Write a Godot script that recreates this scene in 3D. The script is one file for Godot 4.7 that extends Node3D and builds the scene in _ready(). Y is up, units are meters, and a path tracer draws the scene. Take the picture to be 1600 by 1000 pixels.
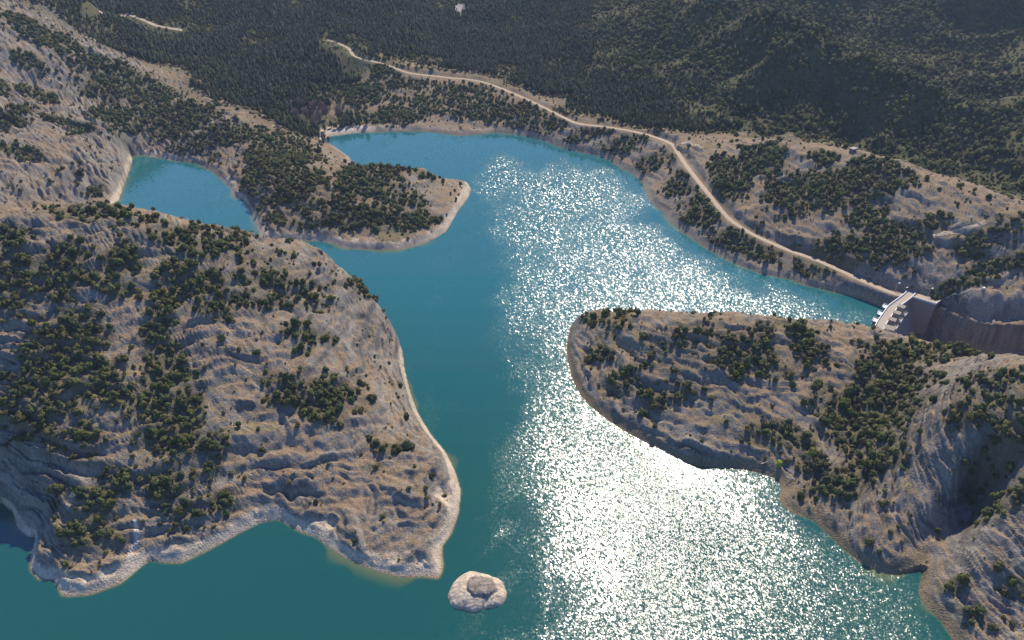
extends Node3D
# A reservoir among rocky headlands, seen from the air. x is east, y is up, z is south; metres; the lake surface lies at y = 0.

const LANDFORMS := ["headland", "cliff", "bank", "peninsula", "valley", "lakeside", "hill", "mountain", "mountain_001", "peninsula_001", "rock_dome", "rock_dome_001", "gorge"]
# ground survey of each landform: east, south, height
const SURVEY := {
	"headland": [
		-256.1, -329.4, 78.0, -239.5, -334.0, 78.0, -227.0, -340.0, 76.0, -212.5, -342.8, 74.0, -199.7, -342.4, 72.0, -183.8, -341.6, 68.0, -169.3, -344.4, 63.0, -155.0, -348.1, 57.0,
		-141.2, -355.1, 50.0, -130.1, -362.2, 44.0, -117.6, -366.7, 38.0, -104.7, -362.4, 32.0, -92.5, -352.7, 27.0, -80.6, -343.5, 22.0, -70.7, -332.9, 16.0, -64.1, -321.3, 9.0,
		-224.6, -215.1, 25.0, -203.6, -214.3, 24.0, -193.3, -215.1, 25.0, -92.0, -276.4, 25.0, -75.4, -283.1, 20.0, -60.1, -261.0, 14.0, -45.3, -232.9, 8.0, -210.8, -211.1, 4.0,
		-236.3, -219.5, 4.0, -29.8, -213.9, 4.0, -82.9, -227.7, 13.0, -116.3, -255.5, 26.0, -125.7, -296.9, 41.0, -176.6, -278.1, 53.0, -165.9, -243.0, 36.0, -194.9, -250.8, 44.0,
		-183.1, -218.4, 29.0, -291.1, -315.0, 84.0, -302.5, -256.8, 60.0, -51.6, -198.2, 6.0, -132.0, -211.6, 14.0, -158.0, -198.6, 13.0, -174.1, -191.1, 14.0, -108.0, -216.5, 9.0,
		-81.8, -322.1, 25.0, -141.8, -249.3, 31.0, -152.1, -287.5, 47.0, -326.3, -207.0, 0.0, -232.7, -211.2, 0.0, -215.4, -209.4, 0.0, -206.1, -203.5, 0.0, -199.7, -195.2, 0.0,
		-193.7, -191.0, 0.0, -189.1, -191.0, 0.0, -187.5, -183.5, 0.0, -183.8, -175.2, 0.0, -178.1, -170.9, 0.0, -171.9, -170.7, 0.0, -165.1, -163.2, 0.0, -155.4, -164.0, 0.0,
		-145.9, -169.0, 0.0, -142.9, -174.6, 0.0, -139.9, -180.2, 0.0, -134.1, -178.1, 0.0, -126.7, -178.1, 0.0, -117.9, -184.8, 0.0, -108.1, -193.6, 0.0, -101.8, -198.5, 0.0,
		-95.1, -199.5, 0.0, -84.8, -192.9, 0.0, -77.8, -190.4, 0.0, -67.1, -181.7, 0.0, -53.6, -175.2, 0.0, -42.2, -171.5, 0.0, -33.8, -171.8, 0.0, -26.9, -170.9, 0.0,
		-26.2, -176.7, 0.0, -27.7, -185.7, 0.0, -24.3, -192.0, 0.0, -22.0, -203.5, 0.0, -22.2, -215.9, 0.0, -24.7, -225.3, 0.0, -29.9, -238.0, 0.0, -38.4, -250.7, 0.0,
		-46.1, -265.7, 0.0, -51.7, -281.9, 0.0, -56.4, -298.8, 0.0, -60.0, -315.9, 0.0, -65.6, -331.8, 0.0, -74.2, -346.1, 0.0, -86.3, -362.8, 0.0, -100.6, -377.5, 0.0,
		-117.1, -389.9, 0.0, -135.2, -398.0, 0.0, -156.8, -402.1, 0.0, -182.4, -404.6, 0.0, -208.5, -407.9, 0.0, -240.6, -414.8, 0.0, -271.0, -425.4, 0.0,
	],
	"cliff": [
		-493.5, -687.3, 104.0, -470.2, -702.1, 98.0, -444.8, -720.3, 82.0, -412.5, -708.8, 70.0, -387.1, -705.0, 58.0, -368.4, -702.2, 45.0, -398.1, -597.4, 41.0, -347.8, -562.1, 26.0,
		-388.1, -652.8, 41.0, -338.1, -507.1, 16.0, -384.7, -515.4, 33.0, -439.2, -624.9, 60.0, -349.2, -609.5, 26.0, -362.1, -469.0, 20.0, -429.0, -484.0, 45.0, -509.5, -588.3, 85.0,
		-323.6, -544.9, 11.0, -344.7, -616.6, 15.0, -299.5, -439.2, 0.0, -318.4, -458.8, 0.0, -315.2, -479.6, 0.0, -303.9, -490.6, 0.0, -302.1, -505.4, 0.0, -307.2, -519.7, 0.0,
		-315.6, -545.0, 0.0, -323.7, -572.3, 0.0, -333.5, -601.8, 0.0, -339.4, -612.7, 0.0, -333.8, -614.3, 0.0, -317.0, -608.0, 0.0, -302.6, -603.3, 0.0,
	],
	"bank": [
		-334.3, -698.5, 29.0, -302.5, -677.0, 25.0, -260.2, -639.1, 22.0, -204.2, -602.3, 20.0, -175.1, -592.4, 15.0, -336.2, -657.5, 16.0, -162.0, -580.4, 11.0, -284.6, -597.2, 0.0,
		-271.2, -591.2, 0.0, -259.8, -582.3, 0.0, -246.8, -565.3, 0.0, -135.9, -578.0, 0.0, -139.2, -592.7, 0.0, -143.8, -608.0, 0.0, -152.5, -620.7, 0.0, -164.6, -637.1, 0.0,
	],
	"peninsula": [
		-131.3, -550.1, 16.0, -100.1, -533.0, 20.0, -71.2, -541.8, 16.0, -52.1, -554.0, 9.0, -39.6, -550.0, 4.0, -184.1, -530.6, 22.0, -193.2, -504.4, 12.0, -110.3, -472.5, 11.0,
		-69.9, -478.9, 8.0, -150.3, -490.5, 18.0, -139.2, -527.5, 18.0, -235.8, -551.6, 0.0, -225.3, -538.5, 0.0, -220.2, -524.6, 0.0, -209.4, -517.3, 0.0, -201.7, -505.4, 0.0,
		-194.3, -490.6, 0.0, -187.2, -476.4, 0.0, -181.0, -461.8, 0.0, -177.3, -453.8, 0.0, -168.6, -451.8, 0.0, -156.4, -447.9, 0.0, -143.0, -447.9, 0.0, -131.6, -446.9, 0.0,
		-123.9, -442.1, 0.0, -111.6, -435.5, 0.0, -96.0, -433.6, 0.0, -78.5, -433.6, 0.0, -64.1, -441.1, 0.0, -54.0, -451.8, 0.0, -47.1, -461.8, 0.0, -44.5, -476.4, 0.0,
		-40.7, -498.5, 0.0, -34.1, -522.2, 0.0, -32.9, -538.5, 0.0, -36.5, -549.0, 0.0, -52.3, -550.3, 0.0, -73.4, -551.6, 0.0, -105.4, -555.7, 0.0, -125.3, -563.9, 0.0,
	],
	"valley": [
		-286.8, -718.5, 22.0, -200.2, -691.3, 5.0, -281.1, -811.4, 30.0, -402.8, -861.8, 46.0, -315.5, -936.8, 45.0, -439.2, -963.9, 66.0, -331.1, -999.1, 60.0, -196.1, -931.7, 46.0,
		-167.5, -1010.9, 58.0, -370.4, -1151.0, 90.0, -476.7, -835.2, 110.0, -77.6, -905.0, 22.0, -84.4, -1002.6, 32.0, -88.6, -1069.7, 48.0, 40.2, -946.1, 28.0, 43.9, -1057.5, 46.0,
		36.2, -827.5, 12.0, 99.5, -744.1, 8.0, -143.5, -833.1, 33.0, -107.0, -823.6, 27.0, -71.0, -815.9, 22.0, -28.4, -814.1, 19.0, 20.3, -764.7, 14.0, 61.8, -686.0, 13.0,
		107.1, -656.9, 15.0, 131.6, -627.7, 17.0, -192.5, -871.2, 44.0, -172.0, -837.3, 41.0, 126.9, -704.9, 7.0, -99.2, -1233.2, 80.0, -408.3, -789.5, 42.0, -476.6, -870.9, 58.0,
		-164.1, -782.0, 24.0, -209.5, -855.3, 45.9, -194.2, -843.2, 44.4, -180.2, -825.4, 42.9, -171.7, -805.0, 40.9, -162.8, -802.8, 37.4, -173.8, -647.3, 0.0, -177.9, -657.8, 0.0,
		-173.0, -663.2, 0.0, -164.6, -666.8, 0.0, -147.7, -674.1, 0.0,
	],
	"lakeside": [
		-156.3, -730.7, 12.0, -134.0, -758.7, 17.0, -105.9, -746.1, 14.0, -138.4, -799.3, 32.9, -109.4, -783.9, 27.4, -68.5, -783.2, 22.9, -34.1, -777.5, 20.4, 0.0, -745.3, 17.4,
		31.4, -702.1, 15.4, 48.6, -673.8, 14.9, 62.3, -655.0, 14.9, 93.0, -639.4, 15.9, 118.3, -616.3, 17.9, 134.2, -587.9, 19.9, 136.4, -565.1, 19.4, 138.6, -536.8, 18.4,
		143.9, -492.8, 16.9, -123.3, -675.9, 0.0, -98.9, -677.8, 0.0, -80.2, -675.9, 0.0, -61.3, -670.4, 0.0, -48.7, -665.0, 0.0, -33.6, -668.6, 0.0, -15.4, -674.1, 0.0,
		3.1, -668.6, 0.0, 18.2, -661.4, 0.0, 32.7, -647.3, 0.0, 46.7, -632.1, 0.0, 60.4, -620.7, 0.0, 76.9, -612.7, 0.0, 86.7, -598.7, 0.0, 93.9, -580.9, 0.0,
		102.1, -569.5, 0.0, 107.0, -549.0, 0.0, 106.6, -529.6, 0.0, 106.9, -512.5, 0.0, 113.5, -496.2, 0.0, 116.6, -474.3, 0.0,
	],
	"hill": [
		139.6, -577.4, 21.0, 187.9, -534.4, 34.0, 213.6, -526.3, 40.0, 245.1, -498.0, 44.0, 262.9, -466.1, 45.0, 282.3, -435.2, 45.0, 293.0, -408.1, 43.0, 304.1, -385.4, 41.0,
		164.3, -492.9, 22.0, 202.4, -469.7, 27.0, 232.0, -433.6, 29.0, 257.6, -398.5, 28.0, 286.1, -377.3, 26.0, 188.0, -417.2, 12.5, 211.1, -391.4, 13.0, 239.0, -372.8, 11.0,
		256.1, -360.9, 11.0, 279.9, -360.9, 18.0, 256.7, -347.0, 10.0, 267.0, -340.9, 13.0, 288.1, -342.7, 17.0, 337.7, -347.6, 34.0, 347.5, -298.5, 40.0, 150.0, -458.6, 13.9,
		155.8, -445.5, 12.4, 163.8, -434.0, 10.9, 180.1, -416.6, 9.4, 196.4, -402.8, 8.4, 212.6, -381.8, 7.9, 223.0, -369.3, 7.6, 229.7, -363.6, 7.5, 237.8, -363.7, 7.4,
		124.5, -455.8, 0.0, 130.3, -441.1, 0.0, 138.1, -427.2, 0.0, 147.5, -413.9, 0.0, 160.7, -401.2, 0.0, 176.9, -393.9, 0.0, 182.6, -386.8, 0.0, 191.2, -382.9, 0.0,
		204.5, -376.0, 0.0, 213.9, -370.0, 0.0, 221.1, -364.2, 0.0, 224.5, -362.4, 0.0,
	],
	"mountain": [
		140.5, -811.4, 30.0, 156.0, -935.3, 60.0, 168.0, -1030.1, 82.0, 189.4, -711.6, 24.0, 207.8, -814.9, 56.0, 221.8, -869.6, 92.0, 255.8, -764.8, 88.0, 282.7, -744.6, 80.0,
		323.3, -709.5, 64.0, 355.4, -679.1, 54.0, 388.4, -645.4, 46.0, 424.2, -645.5, 42.0, 456.5, -640.6, 40.0, 305.3, -625.4, 6.0, 331.0, -591.3, 4.0, 356.6, -553.5, 2.0,
		260.2, -630.9, 10.0, 374.8, -485.0, 0.0, 205.4, -645.4, 14.0, 467.2, -513.6, 8.0, 513.8, -600.6, 40.0,
	],
	"mountain_001": [
		472.8, -927.4, 32.0, 436.3, -837.7, 20.0, 490.8, -987.4, 62.0, 514.2, -776.5, 12.0, 542.8, -835.8, 24.0, 581.9, -921.6, 48.0, 607.6, -916.8, 74.0, 598.6, -880.5, 42.0,
		488.7, -795.4, 15.0, 356.7, -944.3, 48.0, 363.7, -975.6, 64.0, 408.6, -900.5, 26.0, 433.4, -975.8, 45.0, 402.1, -990.8, 95.0, 608.5, -945.5, 115.0, 623.9, -772.8, 65.0,
		214.9, -842.4, 88.0, 232.9, -913.2, 62.0, 240.3, -942.3, 50.0, 246.9, -738.3, 84.0, 270.0, -807.5, 58.0, 279.6, -836.0, 46.0, 272.8, -718.4, 76.0, 298.7, -786.6, 50.0,
		309.3, -814.7, 38.0, 311.7, -684.0, 60.0, 342.0, -750.4, 34.0, 354.4, -777.7, 22.0, 342.4, -654.3, 50.0, 376.3, -719.0, 24.0, 390.2, -745.5, 12.0, 374.0, -621.4, 42.0,
		411.6, -683.9, 16.0, 427.1, -709.6, 4.0, 408.8, -622.1, 38.0, 448.9, -683.1, 12.0, 465.4, -708.1, 0.0,
	],
	"peninsula_001": [
		38.6, -345.6, 7.0, 46.9, -340.5, 12.0, 68.2, -320.4, 22.0, 79.5, -310.3, 27.0, 97.2, -303.6, 31.0, 114.2, -305.7, 30.0, 131.7, -307.9, 27.0, 163.0, -316.3, 19.0,
		182.2, -318.9, 14.0, 200.8, -320.9, 6.3, 215.8, -313.1, 8.0, 227.4, -295.3, 17.0, 49.8, -299.3, 8.0, 35.3, -325.6, 6.0, 62.7, -275.6, 10.0, 91.1, -266.8, 17.0,
		86.5, -239.1, 6.0, 122.0, -268.1, 16.0, 114.7, -236.1, 5.0, 152.5, -268.1, 16.0, 142.5, -237.9, 11.0, 134.1, -212.1, 6.0, 171.2, -240.1, 9.0, 178.0, -253.0, 13.0,
		193.4, -266.8, 17.0, 212.1, -276.2, 19.0, 151.1, -228.9, 8.0, 129.7, -220.4, 3.0, 197.4, -328.1, 0.0, 173.0, -331.8, 0.0, 145.7, -336.9, 0.0, 109.8, -339.5, 0.0,
		73.9, -344.1, 0.0, 48.4, -348.2, 0.0, 34.1, -340.8, 0.0, 32.0, -331.2, 0.0, 30.2, -318.9, 0.0, 30.1, -307.2, 0.0, 30.9, -293.4, 0.0, 33.8, -280.4, 0.0,
		39.3, -269.5, 0.0, 46.1, -260.2, 0.0, 54.1, -251.6, 0.0, 62.1, -244.7, 0.0, 69.9, -238.8, 0.0, 78.6, -231.5, 0.0, 88.0, -229.2, 0.0, 99.3, -228.8, 0.0,
		109.7, -225.7, 0.0, 115.6, -221.8, 0.0, 116.5, -217.7, 0.0, 112.3, -208.7, 0.0, 115.2, -203.5, 0.0, 123.1, -199.5, 0.0,
	],
	"rock_dome": [
		213.8, -254.0, 43.0, 209.4, -258.9, 39.0, 220.9, -248.5, 45.0, 238.0, -236.0, 50.0, 164.9, -220.2, 23.0, 174.2, -233.1, 30.0, 184.8, -242.1, 36.0, 168.7, -210.8, 22.0,
		180.7, -218.3, 36.0, 198.7, -232.1, 43.0, 207.4, -226.3, 46.0, 161.3, -199.5, 12.0, 170.4, -196.8, 15.0, 152.0, -194.7, 10.0, 178.6, -201.6, 17.0, 139.2, -191.7, 6.0,
		146.5, -183.0, 7.0, 126.8, -192.0, 0.0, 130.2, -184.1, 0.0, 134.1, -178.1, 0.0, 140.5, -173.2, 0.0, 146.6, -173.2, 0.0,
	],
	"rock_dome_001": [
		163.1, -171.2, 9.0, 176.9, -182.1, 20.0, 191.6, -190.0, 31.0, 188.9, -181.4, 25.0, 169.5, -163.4, 12.0, 178.0, -152.5, 9.0, 212.6, -178.1, 45.0, 192.1, -146.3, 18.0,
		198.7, -204.6, 35.0, 156.3, -175.8, 0.0, 161.5, -180.5, 0.0, 150.4, -165.4, 0.0, 150.0, -160.0, 0.0, 152.6, -153.6, 0.0, 153.3, -146.2, 0.0, 154.7, -132.4, 0.0,
	],
	"gorge": [
		231.2, -333.4, -29.0, 236.7, -319.0, -27.0, 251.3, -314.1, -24.0, 269.3, -314.1, -24.0, 286.1, -312.9, -23.0, 313.5, -311.7, -22.0, 346.3, -309.2, -20.0, 231.0, -341.0, -26.0,
		224.0, -330.0, -24.0, 240.0, -346.0, -22.0, 219.0, -318.0, -14.0, 238.0, -333.0, -27.0, 250.0, -344.0, -18.0,
	],
}
# the waterline: east, south
const WATERLINE := [
	-314.4, -96.2, -326.3, -207.0, -232.7, -211.2, -215.4, -209.4, -206.1, -203.5, -199.7, -195.2, -193.7, -191.0, -189.1, -191.0,
	-187.5, -183.5, -183.8, -175.2, -178.1, -170.9, -171.9, -170.7, -165.1, -163.2, -155.4, -164.0, -145.9, -169.0, -142.9, -174.6,
	-139.9, -180.2, -134.1, -178.1, -126.7, -178.1, -117.9, -184.8, -108.1, -193.6, -101.8, -198.5, -95.1, -199.5, -84.8, -192.9,
	-77.8, -190.4, -67.1, -181.7, -53.6, -175.2, -42.2, -171.5, -33.8, -171.8, -26.9, -170.9, -26.2, -176.7, -27.7, -185.7,
	-24.3, -192.0, -22.0, -203.5, -22.2, -215.9, -24.7, -225.3, -29.9, -238.0, -38.4, -250.7, -46.1, -265.7, -51.7, -281.9,
	-56.4, -298.8, -60.0, -315.9, -65.6, -331.8, -74.2, -346.1, -86.3, -362.8, -100.6, -377.5, -117.1, -389.9, -135.2, -398.0,
	-156.8, -402.1, -182.4, -404.6, -208.5, -407.9, -240.6, -414.8, -271.0, -425.4, -299.5, -439.2, -318.4, -458.8, -315.2, -479.6,
	-303.9, -490.6, -302.1, -505.4, -307.2, -519.7, -315.6, -545.0, -323.7, -572.3, -333.5, -601.8, -339.4, -612.7, -333.8, -614.3,
	-317.0, -608.0, -302.6, -603.3, -284.6, -597.2, -271.2, -591.2, -259.8, -582.3, -246.8, -565.3, -235.8, -551.6, -225.3, -538.5,
	-220.2, -524.6, -209.4, -517.3, -201.7, -505.4, -194.3, -490.6, -187.2, -476.4, -181.0, -461.8, -177.3, -453.8, -168.6, -451.8,
	-156.4, -447.9, -143.0, -447.9, -131.6, -446.9, -123.9, -442.1, -111.6, -435.5, -96.0, -433.6, -78.5, -433.6, -64.1, -441.1,
	-54.0, -451.8, -47.1, -461.8, -44.5, -476.4, -40.7, -498.5, -34.1, -522.2, -32.9, -538.5, -36.5, -549.0, -52.3, -550.3,
	-73.4, -551.6, -105.4, -555.7, -125.3, -563.9, -135.9, -578.0, -139.2, -592.7, -143.8, -608.0, -152.5, -620.7, -164.6, -637.1,
	-173.8, -647.3, -177.9, -657.8, -173.0, -663.2, -164.6, -666.8, -147.7, -674.1, -123.3, -675.9, -98.9, -677.8, -80.2, -675.9,
	-61.3, -670.4, -48.7, -665.0, -33.6, -668.6, -15.4, -674.1, 3.1, -668.6, 18.2, -661.4, 32.7, -647.3, 46.7, -632.1,
	60.4, -620.7, 76.9, -612.7, 86.7, -598.7, 93.9, -580.9, 102.1, -569.5, 107.0, -549.0, 106.6, -529.6, 106.9, -512.5,
	113.5, -496.2, 116.6, -474.3, 124.5, -455.8, 130.3, -441.1, 138.1, -427.2, 147.5, -413.9, 160.7, -401.2, 176.9, -393.9,
	182.6, -386.8, 191.2, -382.9, 204.5, -376.0, 213.9, -370.0, 221.1, -364.2, 224.5, -362.4, 224.9, -353.7, 219.8, -348.9,
	213.4, -341.4, 207.8, -334.9, 200.4, -324.1, 197.4, -328.1, 173.0, -331.8, 145.7, -336.9, 109.8, -339.5, 73.9, -344.1,
	48.4, -348.2, 38.2, -346.1, 34.1, -340.8, 32.0, -331.2, 30.2, -318.9, 30.1, -307.2, 30.9, -293.4, 33.8, -280.4,
	39.3, -269.5, 46.1, -260.2, 54.1, -251.6, 62.1, -244.7, 69.9, -238.8, 78.6, -231.5, 88.0, -229.2, 99.3, -228.8,
	109.7, -225.7, 115.6, -221.8, 116.5, -217.7, 112.3, -208.7, 115.2, -203.5, 123.1, -199.5, 126.8, -192.0, 130.2, -184.1,
	134.1, -178.1, 140.5, -173.2, 146.6, -173.2, 156.3, -175.8, 161.5, -180.5, 157.5, -175.2, 150.4, -165.4, 150.0, -160.0,
	152.6, -153.6, 153.3, -146.2, 154.7, -132.4, 177.6, -96.2,
]
# the reach of the lake that the wind ruffles: east, south
const WIND := [203, -96, -44, -141, -31, -147, -16, -150, -2, -155, 4, -171, 0, -194, -3, -233, -7, -278, -11, -322, -21, -384, -17, -425, -38, -532, -36, -584, -23, -621, 0, -624, 17, -590, 45, -608, 67, -599, 88, -584, 103, -539, 108, -480, 130, -430, 162, -392, 229, -361, 205, -322, 138, -310, 69, -310, 52, -283, 75, -250, 130, -235, 130, -204, 166, -175, 171, -135]
# the cleft between the two domes: east, south
const CLEFT := [155.8, -174.0, 162.2, -181.0, 168.0, -185.5, 174.6, -190.3, 182.1, -196.5, 187.1, -201.2]
# thickets: east, south, half width, half depth, cover
const THICKETS := [
	-235, -301, 11.0, 6.4, 1, -225, -278, 9.9, 14.0, 1, -207, -288, 12.2, 14.2, 1, -185, -300, 6.3, 8.8, 1, -186, -285, 8.5, 5.2, 1, -194, -260, 14.9, 12.0, 1,
	-180, -248, 12.9, 4.8, 0.9, -200, -238, 14.7, 17.5, 1, -202, -225, 9.7, 7.9, 1, -172, -237, 15.7, 8.1, 1, -161, -320, 15.9, 7.7, 0.9, -159, -299, 9.6, 9.4, 1,
	-148, -300, 8.5, 7.7, 1, -162, -284, 8.3, 6.2, 1, -161, -271, 7.2, 8.1, 1, -155, -259, 7.0, 7.4, 1, -151, -250, 9.4, 7.4, 1, -147, -236, 12.3, 9.9, 1,
	-208, -326, 24.1, 10.0, 0.8, -184, -327, 14.6, 4.7, 0.6, -153, -340, 12.8, 32.0, 0.6, -151, -326, 17.8, 7.6, 0.8, -127, -316, 15.5, 16.8, 0.4, -121, -311, 8.5, 7.2, 0.9,
	-129, -296, 8.3, 4.5, 0.9, -141, -285, 8.3, 4.5, 1, -115, -302, 6.7, 4.2, 0.9, -102, -312, 10.2, 10.2, 0.5, -103, -287, 9.8, 5.1, 0.9, -90, -287, 4.9, 4.3, 0.9,
	-87, -252, 18.2, 11.5, 1, -109, -258, 6.2, 4.5, 1, -99, -275, 4.8, 3.0, 0.9, -85, -339, 3.6, 9.0, 1, -80, -339, 2.9, 7.2, 0.9, -196, -225, 14.4, 8.0, 1,
	-184, -215, 5.6, 3.2, 0.9, -172, -216, 6.1, 2.8, 0.9, -169, -210, 5.5, 2.1, 0.9, -138, -223, 18.0, 6.6, 0.95, -140, -203, 8.2, 5.3, 1, -139, -208, 11.9, 5.0, 0.6,
	-157, -203, 7.5, 5.8, 1, -166, -196, 6.0, 2.8, 1, -161, -193, 8.9, 3.3, 1, -177, -197, 4.6, 4.7, 0.9, -163, -184, 12.4, 4.8, 1, -129, -196, 6.4, 2.5, 1,
	-131, -191, 3.5, 2.0, 0.9, -116, -202, 6.4, 3.3, 1, -123, -213, 2.9, 3.2, 0.9, -85, -245, 9.0, 8.4, 1, -60, -230, 4.0, 3.2, 0.9, -53, -230, 4.3, 3.4, 0.9,
	-47, -234, 3.5, 3.7, 0.8, -57, -220, 4.3, 2.2, 0.8, -184, -546, 27.4, 41.5, 0.9, -159, -507, 25.5, 21.5, 0.85, -165, -491, 20.1, 10.1, 0.9, -108, -518, 25.4, 37.2, 0.85,
	-93, -465, 39.8, 12.5, 0.9, -124, -473, 9.6, 11.6, 0.9, -75, -487, 12.1, 9.6, 0.8, -73, -529, 12.9, 8.0, 0.7, -363, -686, 42.9, 27.8, 0.9, -309, -656, 40.5, 25.3, 0.85,
	-255, -619, 37.7, 16.8, 0.8, -201, -587, 23.4, 33.7, 0.7, -321, -636, 26.6, 10.7, 0.5, -356, -634, 16.9, 21.4, 0.9, -429, -659, 11.5, 9.3, 0.95, -412, -625, 13.2, 9.1, 0.9,
	-402, -622, 9.6, 4.6, 1, -403, -569, 10.3, 13.2, 1, -404, -591, 6.3, 13.2, 1, -384, -592, 6.3, 7.7, 1, -368, -593, 9.1, 5.6, 1, -361, -584, 4.9, 6.6, 1,
	-357, -601, 3.3, 3.7, 1, -376, -528, 16.3, 8.1, 1, -432, -613, 5.3, 11.2, 1, -435, -705, 28.9, 18.1, 1, -456, -713, 19.6, 15.7, 0.9, -395, -696, 11.7, 10.3, 0.95,
	-384, -656, 6.3, 5.8, 1, -319, -513, 4.6, 9.2, 1, 112, -280, 16.3, 10.6, 1, 144, -289, 8.6, 16.5, 1, 129, -271, 5.9, 3.8, 1, 169, -278, 5.2, 5.8, 1,
	122, -292, 8.4, 6.8, 0.7, 95, -298, 13.3, 6.8, 0.5, 83, -291, 19.6, 9.5, 0.5, 66, -264, 6.3, 7.9, 0.9, 81, -264, 5.7, 3.8, 0.9, 146, -263, 4.0, 4.2, 1,
	201, -287, 22.7, 9.3, 1, 180, -267, 15.6, 17.7, 1, 170, -256, 16.9, 16.7, 1, 153, -249, 13.1, 15.8, 0.95, 156, -240, 17.8, 14.8, 1, 123, -239, 12.5, 6.0, 1,
	110, -239, 6.2, 3.8, 0.8, 175, -238, 2.6, 6.5, 1, 116, -240, 6.2, 6.0, 1, 126, -237, 9.4, 4.9, 1, 130, -226, 5.6, 5.9, 1, 137, -212, 12.1, 6.9, 1,
	154, -223, 10.9, 9.7, 1, 160, -213, 2.4, 3.6, 1, 184, -220, 6.8, 5.5, 1, 192, -215, 4.4, 3.0, 1, 195, -206, 12.4, 8.5, 1, 179, -205, 5.5, 2.0, 1,
	186, -187, 8.9, 5.7, 1, 178, -187, 3.0, 2.8, 1, 158, -173, 2.6, 2.6, 1, 159, -163, 5.2, 3.0, 0.9, 160, -153, 2.8, 2.6, 1, 175, -164, 4.3, 2.0, 1,
	178, -157, 4.3, 3.5, 1, 146, -191, 2.3, 2.8, 1, 192, -233, 7.9, 7.7, 0.7, 202, -233, 9.6, 11.2, 0.6, 202, -219, 6.3, 5.4, 0.7, 46, -311, 3.1, 2.0, 1,
	45, -301, 5.7, 6.0, 1, 55, -277, 8.0, 6.7, 1, 69, -296, 4.0, 2.0, 0.9, 58, -327, 8.8, 18.6, 0.7, 43, -331, 4.3, 8.6, 0.8, 78, -279, 14.5, 13.9, 0.4,
	188, -517, 14.6, 24.3, 1, 207, -463, 31.7, 20.8, 1, 163, -508, 12.8, 26.6, 0.95, 154, -488, 9.9, 16.5, 0.9, 225, -497, 7.2, 12.2, 1, 245, -469, 20.1, 15.9, 0.9,
	245, -448, 24.4, 11.2, 0.95, 230, -427, 11.7, 7.5, 1, 267, -406, 7.0, 4.0, 0.9, 264, -447, 12.3, 7.1, 0.6, 222, -403, 38.4, 12.0, 1, 236, -389, 17.9, 7.1, 1,
	258, -399, 9.2, 4.4, 0.9, 276, -382, 11.5, 7.0, 1, 286, -367, 12.8, 4.7, 1, 259, -360, 17.6, 4.8, 1, 297, -386, 14.0, 11.2, 0.5, 139, -475, 16.9, 19.9, 0.9,
	152, -435, 18.3, 11.0, 0.9, 168, -416, 17.9, 6.8, 0.85, 198, -392, 22.1, 4.6, 0.9, 133, -516, 12.9, 16.6, 0.7, 127, -567, 13.8, 14.0, 0.6, 31, -683, 38.5, 12.7, 0.6,
	-13, -704, 39.5, 16.1, 0.85, -65, -720, 40.5, 18.0, 0.6, -114, -704, 26.7, 15.6, 0.9, 70, -637, 24.2, 7.5, 0.7, -98, -734, 20.7, 12.3, 0.6, -26, -721, 26.9, 17.8, 0.5,
	-159, -745, 28.3, 22.4, 0.9, -144, -785, 36.8, 13.9, 0.8, -151, -697, 20.0, 10.1, 0.7, -107, -762, 35.6, 8.1, 0.7, -46, -749, 41.8, 14.2, 0.6, 36, -665, 25.1, 9.4, 0.7,
	102, -614, 23.6, 12.9, 0.7, 112, -569, 11.1, 12.9, 0.7, -283, -611, 25.4, 8.4, 0.5, -261, -595, 12.3, 9.4, 0.4, -170, -467, 12.2, 7.4, 0.6, -148, -475, 9.7, 8.1, 0.7,
	-150, -460, 14.3, 4.3, 0.5,
]
# the dirt road and the tracks: points on their middle lines
const ROAD := [-209.5, 46.0, -855.3, -194.2, 44.5, -843.2, -180.2, 43.0, -825.4, -171.7, 41.0, -805.0, -162.8, 37.5, -802.8, -138.4, 33.0, -799.3, -109.4, 27.5, -783.9, -68.5, 23.0, -783.2, -34.1, 20.5, -777.5, 0.0, 17.5, -745.3, 31.4, 15.5, -702.1, 48.6, 15.0, -673.8, 62.3, 15.0, -655.0, 93.0, 16.0, -639.4, 118.3, 18.0, -616.3, 134.2, 20.0, -587.9, 136.4, 19.5, -565.1, 138.6, 18.5, -536.8, 143.9, 17.0, -492.8, 150.0, 14.0, -458.6, 155.8, 12.5, -445.5, 163.8, 11.0, -434.0, 180.1, 9.5, -416.6, 196.4, 8.5, -402.8, 212.6, 8.0, -381.8, 223.0, 7.7, -369.3, 229.7, 7.6, -363.6, 237.8, 7.5, -363.7]
const TRACKS := [[-445.1, 75.6, -831.9, -459.3, 57.6, -905.6, -435.5, 54.2, -900.9, -413.4, 49.9, -890.3, -388.2, 45.8, -896.4], [258.3, 26.7, -395.1, 270.5, 28.9, -393.3, 280.9, 31.8, -392.8, 287.8, 35.4, -395.0], [141.1, 20.8, -579.4, 147.3, 22.2, -574.0, 155.9, 24.1, -561.5]]
const EYE := Vector3(0, 230, 0)
const SUN_HIGH := 46.5      # degrees above the horizon
const SUN_EAST := 15.5      # degrees east of north

# coarse fields
const STEP := 8.0
const FX0 := -1080.0
const FZ0 := -1460.0
const FNX := 280
const FNZ := 180
const CELL := 3.0
const SX0 := -820.0
const SZ0 := -999.0
const SNX := 490
const SNZ := 323
# bare rock share and colour character of each landform
const ROUGH := {"headland": 1.0, "cliff": 1.5, "bank": 0.8, "peninsula": 0.7, "valley": 0.25, "lakeside": 0.55, "hill": 0.9, "mountain": 0.55, "mountain_001": 0.55, "peninsula_001": 0.9, "rock_dome": 0.7, "rock_dome_001": 0.85, "gorge": 1.2}

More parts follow.
